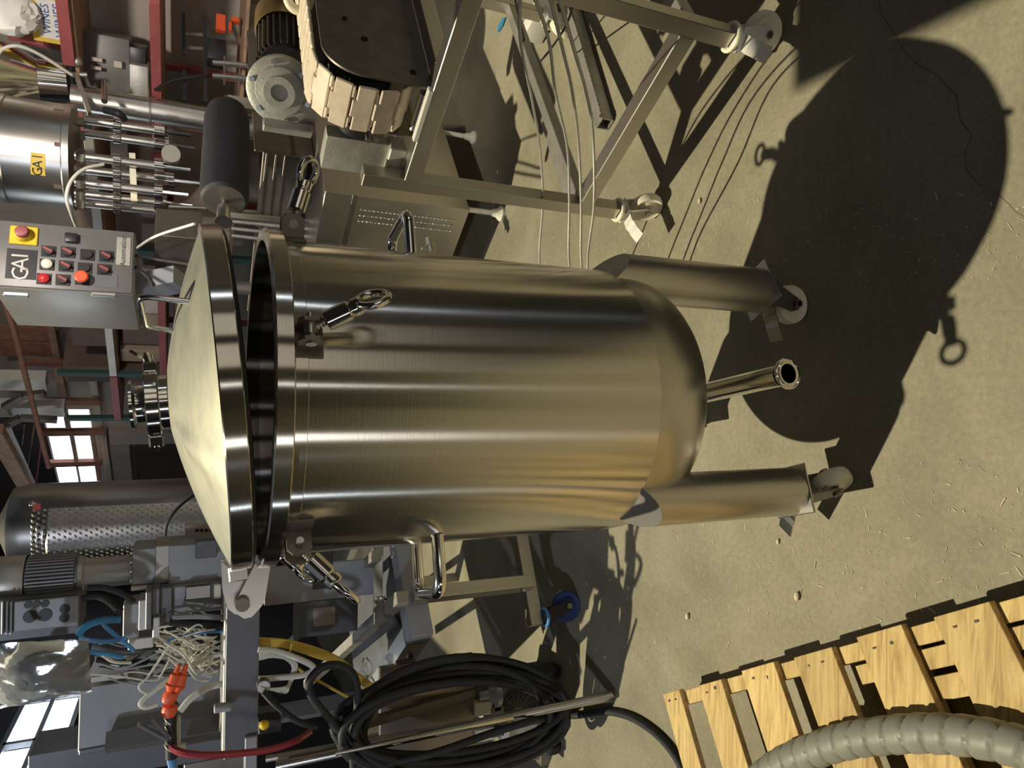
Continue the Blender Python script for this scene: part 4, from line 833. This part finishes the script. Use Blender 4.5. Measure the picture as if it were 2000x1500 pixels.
fb('lower_panel', 520, 1100, 738, 1172, 2.95, .02, 'grey_paint'); fb('lower_panel', 575, 1172, 700, 1240, 3.0, .02, 'grey_dark_paint'); fb('slot', 612, 1060, 650, 1150, 2.94, .012, 'black_plastic'); fb('panel_post', 732, 1060, 748, 1200, 2.9, .03, 'nylon')
fb('slot', 612, 1186, 655, 1222, 2.995, .01, 'wall_board')
# gear motor standing upright
mb_ = A(255, 1120, 2.92); mt_ = A(150, 1120, 2.92); mr = pxm(mb_, 29)
xm = mb_.x
def MV(x): return V(xm, 2.98, A(x, 1120, 2.92).z)
mo = MB(); mo.lathe([(0, MV(258).z), (mr, MV(258).z), (mr, MV(162).z), (mr * 1.15, MV(160).z), (mr * 1.2, MV(150).z), (0, MV(150).z)], V(xm, 2.98, 0), seg=40); gmo = mo.build('gear_case', 'cabinet_steel', lm)
mr2 = mr * 1.45
m = MB(); m.lathe([(0, MV(150).z), (mr2 * .9, MV(150).z), (mr2 * .9, MV(46).z), (0, MV(46).z)], V(xm, 2.98, 0), seg=32); mbod = m.build('motor_body', 'grey_dark_paint', lm)
m = MB()
for k in range(40):
    a = 2 * PI * k / 40; d = V(math.cos(a), math.sin(a), 0); m.bar(V(xm, 2.98, MV(144).z) + d * mr2 * .95, V(xm, 2.98, MV(50).z) + d * mr2 * .95, .004, mr2 * .13, d)
m.build('cooling_fins', 'grey_paint', mbod, kind='stuff')
m = MB(); m.lathe([(mr2 * 1.02, MV(46).z), (mr2 * 1.04, MV(44).z), (mr2 * 1.04, MV(-20).z), (mr2 * .9, MV(-34).z), (0, MV(-34).z)], V(xm, 2.98, 0), seg=40); m.build('fan_cover', 'cabinet_steel', mbod)
for k in range(4): MB().cyl(A(254, 1082 + k * 18, 2.88), A(262, 1082 + k * 18, 2.88), .008, seg=6).build('case_bolt', 'steel', gmo)
# junction box with knock-outs
jb = fb('junction_box', -20, 1166, 156, 1246, 2.86, .2, 'grey_dark_paint'); fb('junction_lid', 28, 1170, 152, 1228, 2.845, .012, 'grey_paint', jb)
for x, y, r in ((55, 1181, 7), (71, 1180, 7), (88, 1179, 7), (59, 1204, 12), (88, 1201, 12), (127, 1189, 9), (126, 1206, 9)):
    q = A(x, y, 2.845); MB().cyl(q + V(0, -.004, 0), q + V(0, .002, 0), pxm(q, r), seg=20).build('knockout', 'black_plastic', jb)
for y in (5, 14, 22): fb('box_rib', y - 3, 1175, y + 1, 1240, 2.84, .02, 'grey_paint', jb)
# pneumatic valve block
vb_ = fb('valve_block', 240, 1180, 272, 1246, 2.75, .12, 'grey_paint')
for x0, y0, x1, y1, Y in ((270, 1172, 286, 1232, 2.74), (284, 1156, 296, 1230, 2.73), (296, 1150, 312, 1206, 2.76), (298, 1206, 312, 1246, 2.74), (312, 1148, 336, 1222, 2.78), (250, 1246, 300, 1268, 2.76)): fb('valve_section', x0, y0, x1, y1, Y, .1, 'cabinet_steel' if x0 % 4 else 'grey_dark_paint', vb_)
# electric cabinet
ec = fb('electric_cabinet', 160, 1326, 445, 1442, 3.0, .3, 'grey_paint', None, .12); fb('cabinet_lip', 160, 1440, 446, 1450, 2.98, .3, 'grey_dark_paint', ec, .12); fb('cabinet_lip', 168, 1318, 250, 1330, 2.99, .3, 'cabinet_steel', ec, .12)
fb('side_panel', 340, 1445, 498, 1482, 2.75, .06, 'grey_dark_paint'); fb('side_panel', 60, 1452, 335, 1520, 3.1, .2, 'grey_dark_paint'); fb('post', 478, 1440, 502, 1520, 2.6, .05, 'grey_paint'); fb('latch', 418, 1376, 452, 1392, 2.58, .02, 'grey_paint'); fb('mesh_panel', 360, 1482, 478, 1520, 2.8, .02, 'dimple_steel')
MB().bar(LK(-.05, .55, 0), LK(-.05, .55, 1.75), .06, .06, E2).build('cabinet_post', 'grey_dark_paint', lm); MB().bar(LK(-.4, .75, 0), LK(-.4, .75, 1.5), .06, .06, E2).build('cabinet_post', 'grey_dark_paint', lm)
# pressure gauge
q = A(515, 1342, 2.56); m = MB(); m.cyl(q, q + V(0, .03, 0), pxm(q, 13), seg=28); ga = m.build('pressure_gauge', 'dark_steel', lm); m = MB(); m.cyl(q + V(0, -.001, 0), q + V(0, .002, 0), pxm(q, 11.5), seg=28); m.build('gauge_dial', 'paper_white', ga); m = MB(); m.bar(q + V(-.006, -.002, -.010), q + V(.006, -.002, .010), .002, .001); m.build('gauge_needle', 'ink_black', ga)
# tubes and wires
def wire(pts, r, mt, nm='air_tube', par=None, Y=2.7, n=7):
    P = [A(p[0], p[1], p[2] if len(p) > 2 else Y) for p in pts]; m = MB(); m.tube(bez(P, n), r, 8); return m.build(nm, mt, par or lm)
wire([(156, 1243), (172, 1250), (210, 1253), (246, 1246)], .0075, 'blue_bright'); wire([(152, 1240), (170, 1222), (200, 1212), (236, 1210)], .012, 'blue_tube'); wire([(200, 1212), (205, 1222), (225, 1240), (252, 1262), (262, 1272)], .007, 'blue_bright'); wire([(0, 1262), (8, 1278), (16, 1285)], .008, 'blue_tube'); wire([(322, 1258), (345, 1245), (390, 1236), (436, 1232)], .006, 'blue_bright'); wire([(160, 1272), (200, 1276), (240, 1284)], .008, 'blue_tube')
wire([(160, 1170), (185, 1164), (210, 1172), (236, 1195)], .012, 'black_rubber', 'cable'); wire([(170, 1148), (205, 1148), (240, 1160), (262, 1176)], .010, 'black_rubber', 'cable'); wire([(330, 1214), (370, 1218), (436, 1222)], .014, 'black_rubber', 'cable'); wire([(336, 1206), (380, 1204), (436, 1206)], .010, 'grey_paint', 'cable')
random.seed(11)
for k in range(34):
    x0 = random.uniform(300, 345); y0 = random.uniform(1225, 1300); x1 = random.uniform(400, 438); y1 = y0 + random.uniform(-30, 40); xm_ = (x0 + x1) / 2; Yk = random.uniform(2.68, 2.9)
    wire([(x0, y0, Yk), (xm_ - 10, y0 + random.uniform(-18, 30), Yk), (xm_ + 20, y1 + random.uniform(-20, 25), Yk - .02), (x1, y1, Yk)], random.choice((.0028, .0035, .0045)), random.choice(('white_tube', 'white_tube', 'white_tube', 'cabinet_steel', 'nylon')), 'signal_wire', n=5)
for k in range(26):
    x0 = random.uniform(168, 300); y0 = random.uniform(1250, 1325); L = random.uniform(50, 130); Yk = random.uniform(2.8, 2.98)
    wire([(x0, y0, Yk), (x0 + L * .4, y0 + random.uniform(-14, 14), Yk), (x0 + L, y0 + random.uniform(-26, 18), Yk)], random.choice((.003, .004, .006, .010)), random.choice(('white_tube', 'grey_paint', 'grey_dark_paint', 'cabinet_steel', 'black_rubber')), 'signal_wire', n=5)
wire([(438, 1275), (400, 1288), (350, 1316), (300, 1350), (275, 1372), (284, 1382), (308, 1376)], .0085, 'white_tube', 'air_hose'); wire([(445, 1334), (410, 1342), (375, 1362), (352, 1388)], .012, 'white_tube', 'air_hose'); wire([(330, 1262), (290, 1320), (272, 1340), (280, 1352), (300, 1356)], .004, 'white_tube'); wire([(330, 1290), (316, 1316), (300, 1330), (240, 1322), (170, 1316)], .003, 'white_tube')
wire([(504, 1268, 2.6), (540, 1272, 2.6), (595, 1292, 2.58), (612, 1305, 2.58), (595, 1318, 2.58), (540, 1324, 2.6), (505, 1326, 2.6)], .011, 'white_tube', 'air_hose')
for k in range(5): wire([(506, 1288 - k * 4, 2.6), (545 + k * 8, 1282 + k * 3, 2.6), (578 - k * 3, 1305 + k * 4, 2.6), (560, 1340 + k * 3, 2.6), (512 + k * 4, 1346, 2.6)], .004, 'white_tube')
for k in range(4): wire([(505, 1248 + k * 3, 2.7), (560, 1252 + k * 4, 2.72), (620, 1268 + k * 5, 2.75), (668, 1290 + k * 3, 2.8), (700, 1318 + k * 4, 2.85), (740, 1345 + k * 5, 2.9)], .0065, 'yellow_tube', 'yellow_cable')
wire([(570, 1256, 2.7), (566, 1285, 2.7), (590, 1312, 2.7), (640, 1340, 2.72), (680, 1362, 2.75)], .0055, 'yellow_tube', 'yellow_cable')
random.seed(4)
for k in range(9):
    x0 = 705 + random.uniform(0, 22); y0 = 1280 + random.uniform(0, 50); wire([(x0, y0, 3.0), (x0 + random.uniform(-12, 12), y0 + 14, 3.0), (x0 + random.uniform(-10, 14), y0 + 28, 3.0), (x0 + random.uniform(-8, 8), y0 + 40, 3.0)], .0035, 'white_tube', 'signal_wire')
# taped post with orange connectors
pp0 = A(326, 1374, 2.5); pp1 = A(334, 1475, 2.5); m = MB(); m.tube([A(336, 1374, 2.5), A(333, 1420, 2.5), A(335, 1480, 2.5)], .018, 14); tp = m.build('taped_bundle', 'black_rubber', lm)
for k in range(6): m = MB(); q = A(330, 1395 + k * 13, 2.5); q2 = A(336, 1401 + k * 13, 2.5); m.torus(q, .0185, .002, q2 - q + V(.02, 0, 0), 16, 6); m.build('zip_tie', 'white_tube' if k % 2 else 'black_plastic', tp)
for (xa, ya, xb, yb_) in ((350, 1298, 332, 1350), (364, 1298, 345, 1352)):
    m = MB(); a = A(xa, ya, 2.45); b = A(xb, yb_, 2.45); d = (b - a); m.tube([a, a + d * .3, a + d * .36, a + d * .7, a + d * .75, b], [.006, .009, .015, .017, .021, .010], 12); m.build('orange_connector', 'orange_red', lm)
for (xa, ya, xb, yb_) in ((338, 1350, 326, 1372), (332, 1378, 330, 1398)): m = MB(); m.tube([A(xa, ya, 2.46), A((xa + xb) / 2, (ya + yb_) / 2, 2.46), A(xb, yb_, 2.46)], [.02, .024, .018], 12); m.build('orange_tape', 'orange_red', lm)
for (xa, ya, xb, yb_) in ((295, 1402, 330, 1440), (270, 1414, 328, 1445)): m = MB(); m.tube([A(xa, ya, 2.46), A(xb, yb_, 2.48)], .007, 8); m.build('tie_end', 'grey_dark_paint', lm)
m = MB(); m.tube([A(345, 1400, 2.52), A(345, 1455, 2.52), A(362, 1458, 2.52)], .012, 8); m.build('post_bracket', 'cabinet_steel', lm)
wire([(333, 1455, 2.5), (345, 1466, 2.45), (375, 1473, 2.42), (430, 1474, 2.42), (520, 1465, 2.45), (575, 1448, 2.5), (605, 1430, 2.6)], .011, 'red_hose', 'red_hose')
m = MB(); m.tube(bez([A(332, 1468, 2.5), A(336, 1490, 2.5), A(345, 1530, 2.5)]), .014, 10); m.build('blue_braid', 'blue_bright', lm)
wire([(515, 1352, 2.55), (540, 1378, 2.52), (580, 1408, 2.5), (620, 1420, 2.5)], .011, 'black_rubber', 'cable')
m = MB()
m.sphere(A(516, 1416, 2.5), .016, 12, 8); m.build('yellow_plug', 'yellow', lm)
fb('plug_block', 505, 1405, 550, 1432, 2.55, .06, 'black_plastic')
# film bag
random.seed(9); q = A(88, 1310, 2.55); m = MB(); w_ = pxm(q, 58); h_ = pxm(q, 76); nu, nv = 16, 14; vs = []
for i in range(nu + 1):
    for j in range(nv + 1):
        a = i / nu - .5; b = j / nv - .5; edge = (1 - (2 * a) ** 2) * (1 - (2 * b) ** 2); vs.append(q + V(a * 2 * w_ * (1 + .15 * b), -.10 * edge + random.uniform(-.008, .008), b * 2 * h_ * (1 - .1 * a)))
vs2 = [v + V(0, .12, 0) for v in vs]
idx = lambda i, j: i * (nv + 1) + j
fs = [(idx(i, j), idx(i + 1, j), idx(i + 1, j + 1), idx(i, j + 1)) for i in range(nu) for j in range(nv)]; m.add(vs, fs); m.build('clear_bag', 'clear_film', lm, 180)
fb('bagged_bracket', 40, 1258, 120, 1296, 2.62, .03, 'nylon'); fb('bagged_bar', 38, 1304, 118, 1312, 2.58, .03, 'black_plastic'); fb('bagged_bracket', 22, 1330, 50, 1370, 2.66, .03, 'nylon')

# ------------------------------------------------------------------ pump cart with hanging hose coil
pcart = thing('pump_cart', 'pump cart with brown steel panel, pale brackets and round fan grille', 'cart', G(1080, 1420, 0))
Yc = 2.72
c1 = fbox(745, 1292, 928, 1492, Yc, .025, rotz(.06), .004).build('panel_box', 'brown_panel', pcart)
fbox(925, 1292, 934, 1492, Yc + .02, .10, rotz(.06), .001).build('panel_foot', 'dark_steel', c1)
q = A(1010, 1385, Yc + .02); m = MB(); m.cyl(q, q + V(-.02, .22, 0), pxm(q, 58), seg=36); pm = m.build('pump_motor', 'cast_alu', pcart); m = MB(); m.cyl(q + V(0, -.004, 0), q + V(0, .004, 0), pxm(q, 42), seg=32); m.build('fan_recess', 'black_plastic', pm)
m = MB()
for k in range(7): m.torus(q + V(0, -.006, 0), pxm(q, 6 + 6 * k), .0016, (0, 1, 0), 28, 5)
for k in range(8):
    a = k * PI / 8; d = V(math.cos(a), 0, math.sin(a)) * pxm(q, 42); m.bar(q - d + V(0, -.006, 0), q + d + V(0, -.006, 0), .002, .002)
m.build('fan_grille', 'dark_steel', pm, kind='stuff')
for (x0, y0, x1, y1, mm) in ((928, 1372, 962, 1398, 'nylon'), (930, 1424, 966, 1448, 'nylon'), (958, 1380, 985, 1400, 'dark_steel'), (960, 1424, 985, 1440, 'dark_steel'), (966, 1360, 980, 1390, 'white_paint'), (980, 1420, 996, 1450, 'white_paint')): fbox(x0, y0, x1, y1, Yc - .02, .05, None, .003).build('pale_bracket' if mm != 'dark_steel' else 'coupling', mm, pcart)
for y in (1352, 1452): m = MB(); q2 = A(984 if y < 1400 else 998, y, Yc - .03); m.cyl(q2, q2 + V(0, .03, 0), .012, seg=14); m.build('frame_bolt', 'steel', pcart)
m = MB(); q2 = A(948, 1358, Yc); m.lathe([(0, 0), (.05, 0), (.05, .02), (.035, .035), (.02, .05), (.018, .09), (0, .09)], q2 + V(0, 0, -.06), seg=24); m.build('pump_dome', 'cast_alu', pcart)
for y in (1320, 1470):
    q2 = G(1085, y, .05); m = MB(); m.cyl(q2 + V(-.015, .06, 0), q2 + V(.015, .06, 0), .05, seg=24); m.build('wheel', 'black_rubber', pcart)
m = MB(); m.bar(G(1060, 1310, .08), G(1060, 1490, .08), .05, .04); m.build('axle_frame', 'dark_steel', pcart)
m = MB(); m.bar(G(1060, 1470, .08), A(760, 1480, Yc + .1), .04, .04); m.build('frame_post', 'dark_steel', pcart)
m = MB(); m.bar(G(1060, 1330, .08), A(760, 1310, Yc + .1), .04, .04); m.build('frame_post', 'dark_steel', pcart)
# hose coil
random.seed(21); m = MB(); pts = []; turns = 12; nn = 44
for k in range(turns * nn):
    t = k / nn; a = 2 * PI * t; tr = t / turns; jx = 8 * math.sin(t * 2.3) + 4 * math.sin(t * 5.1); sx = 206 + 24 * math.sin(t * 1.7) + 8 * math.sin(t * 3.9); sy = 92 + 21 * math.sin(t * 2.1 + 1)
    x = 884 + jx + sx * math.cos(a); y = 1406 + 10 * math.sin(t * 1.3) - sy * math.sin(a) - .10 * sx * math.cos(a); pts.append(A(min(x, 1108), y, 2.52 - .10 * tr + .03 * math.sin(t * 7)))
last = pts[-1]
tail = [A(1000, 1418, 2.38), A(1080, 1398, 2.36)]
m.tube(pts, .0145, 10); coil = solo(m, 'hose_coil', 'black_rubber', 'thick coil of black rubber hose hanging in front of the pump cart', 'hose', smooth=60)
m = MB(); m.tube(bez([A(760, 1490, 2.45), A(700, 1462, 2.42), A(640, 1400, 2.40), A(603, 1345, 2.40), A(625, 1306, 2.40), A(665, 1300, 2.40), A(693, 1325, 2.40), A(698, 1380, 2.42), A(690, 1440, 2.44), A(690, 1500, 2.46)], 10), .0135, 12)
m.build('loose_loop', 'black_rubber', coil, 60)
fl_ = [G(x, y, .014) for x, y in ((1130, 1397), (1180, 1390), (1230, 1400), (1280, 1432), (1318, 1475), (1345, 1530))]
m = MB(); m.tube(bez([A(740, 1494, 2.42), A(850, 1470, 2.38), A(960, 1432, 2.36), A(1040, 1408, 2.36), G(1095, 1399, .05)] + fl_, 8), .0135, 12); m.build('trailing_end', 'black_rubber', coil, 60)
m = MB(); m.bar(V(*A(690, 1420, 2.62)) + V(-.10, .0, 0), V(*A(690, 1420, 2.62)) + V(.1, 0, 0), .03, .03); m.build('hanging_hook', 'dark_steel', pcart)
m = MB(); m.bar(A(690, 1420, 2.62), V(A(690, 1420, 2.62).x, 2.80, .10), .03, .03); m.build('hook_post', 'dark_steel', pcart)
# leaning steel tubes
b0 = G(1196, 1358, .018); b1 = A(540, 1496, 2.62); m = MB(); m.tube([b0, b1], .016, 16, caps=False); m.cyl(b0, b0 + (b1 - b0) * .002, .0165, seg=16); solo(m, 'steel_pipe', 'steel', 'long steel tube leaning across the black hose coil', 'pipe')
b0 = A(1002, 1402, 2.33); b1 = A(655, 1472, 2.36); m = MB(); m.tube([b0, b1], .007, 12); solo(m, 'thin_rod', 'chrome', 'short thin steel rod lying against the hose coil beside the long tube', 'rod')
b0 = G(1192, 1364, .018); b1 = A(520, 1482, 2.66); m = MB(); m.tube([b0, b1], .012, 14); solo(m, 'steel_pipe', 'steel_dull', 'darker slim tube leaning just behind the long steel tube', 'pipe')

#@@FLOORBITS
# ------------------------------------------------------------------ things lying on the floor at the right
m = MB(); a = G(1028, 98, .022); b = G(1118, 395, .022); m.bar(a, b, .05, .044, bev=.002); solo(m, 'steel_bar', 'steel_dull', 'grey flat steel bar lying on the floor under the conveyor', 'bar')
a = G(1100, -40, .03); b = G(1182, 243, .03); d = (b - a).normalized(); u_ = V(-d.y, d.x, 0); m = MB()
for (o1, o2, w_, h_) in ((V(0, 0, .024), 0, .052, .004), (V(0, 0, -.024), 0, .052, .004)): m.bar(a + o1, b + o1, w_, h_)
for sgn in (-1, 1): m.bar(a + u_ * .024 * sgn, b + u_ * .024 * sgn, .004, .052)
tubeo = solo(m, 'square_tube', 'steel_dull', 'open ended square steel tube lying on the floor under the conveyor', 'tube')
m = MB(); q = G(1173, 226, .058); m.cyl(q, q + V(0, 0, .001), .008, seg=14); m.build('rust_spot', 'brass', tubeo)
m = MB(); a = G(1070, 10, .06); b = G(1036, 72, .06); m.bar(a, b, .07, .10, bev=.004); solo(m, 'white_block', 'white_paint', 'white painted block lying behind the hanging cables', 'block')
m = MB(); m.prism([(0, 0), (.02, .03), (.015, .09), (-.015, .10), (-.02, .04)], G(988, 35, .004), V(1, .2, 0).normalized(), V(-.2, 1, 0).normalized(), .006); solo(m, 'blue_scrap', 'blue_tube', 'scrap of blue plastic on the floor right of the conveyor rail', 'scrap')
# four thin cables hanging from the conveyor down to the floor
for k, (pts, lab) in enumerate((
    ([(1015, -30, 1.0), (1018, 90, .45), (1040, 200, .12), (1056, 300, .01), (1060, 400, .008), (1054, 515, .008)], 'leftmost of the four thin grey cables drooping from the conveyor to the floor'),
    ([(1035, -30, 1.0), (1072, 80, .5), (1085, 180, .2), (1108, 290, .02), (1112, 400, .008), (1112, 518, .008)], 'second from left of the thin grey cables drooping from the conveyor'),
    ([(1068, -30, 1.0), (1100, 100, .4), (1118, 180, .15), (1130, 280, .03), (1135, 400, .008), (1136, 520, .008)], 'third from left of the thin grey cables drooping from the conveyor'),
    ([(1085, -30, 1.0), (1125, 110, .35), (1145, 180, .15), (1158, 260, .04), (1160, 400, .008), (1148, 520, .008)], 'rightmost of the thin grey cables drooping from the conveyor'))):
    P = [G(q[0], q[1], zq) for q, zq in zip(pts, (1.0, .82, .66, .53, .45, .38))] + [G(pts[-1][0] + 20, 640, .25), G(1150, 770, .006)]; m = MB(); m.tube(bez(P, 8), .0038, 8); solo(m, 'thin_cable', 'cast_alu', lab, 'cable', 'thin cables by the conveyor')
m = MB(); m.tube(bez([G(1000, -30, .6), G(1020, 60, .35), G(1040, 130, .2), G(1100, 60, .3), G(1130, -30, .5)], 8), .004, 8); solo(m, 'black_wire', 'black_rubber', 'thin black wire looped under the right end of the conveyor', 'wire')
# straw and wood chips on the concrete
random.seed(13); m = MB()
for k in range(900):
    x = random.uniform(820, 2000); y = random.choice((random.uniform(980, 1360), random.uniform(380, 560), random.uniform(900, 1400))); q = G(x, y, .002)
    a = random.uniform(0, PI); L = random.choice((.0012, .0012, .0015, .0015, .002, .002, .003, .005, .010)); w = random.uniform(.0006, .0014); d = V(math.cos(a), math.sin(a), 0); n_ = V(-d.y, d.x, 0); z = V(0, 0, random.uniform(.0004, .0012))
    m.add([q - d * L - n_ * w, q + d * L - n_ * w * .6, q + d * L + n_ * w * .6 + z, q - d * L + n_ * w + z], [(0, 1, 2, 3)])
o = m.build('straw_litter', 'straw', None, 0); tag(o, 'bits of straw and wood chips scattered over the concrete floor', 'litter'); o['kind'] = 'stuff'
for k, (x, y, sz, lab) in enumerate(((1366, 392, .012, 'small pale pebble on the floor right of the tank'), (972, 336, .014, 'brass coloured cork stub on the floor behind the conveyor leg'), (1556, 1165, .016, 'pale wood chip on the floor between tank and pallet'), (1342, 1204, .014, 'light wood chip on the floor left of the dark shadow'), (1519, 1058, .010, 'tiny pale chip beside the left brake pedal'))):
    m = MB(); m.sphere(G(x, y, sz * .5), sz * .55, 8, 5, (1.5, .8, .8)); solo(m, 'floor_chip', 'straw', lab, 'chip')
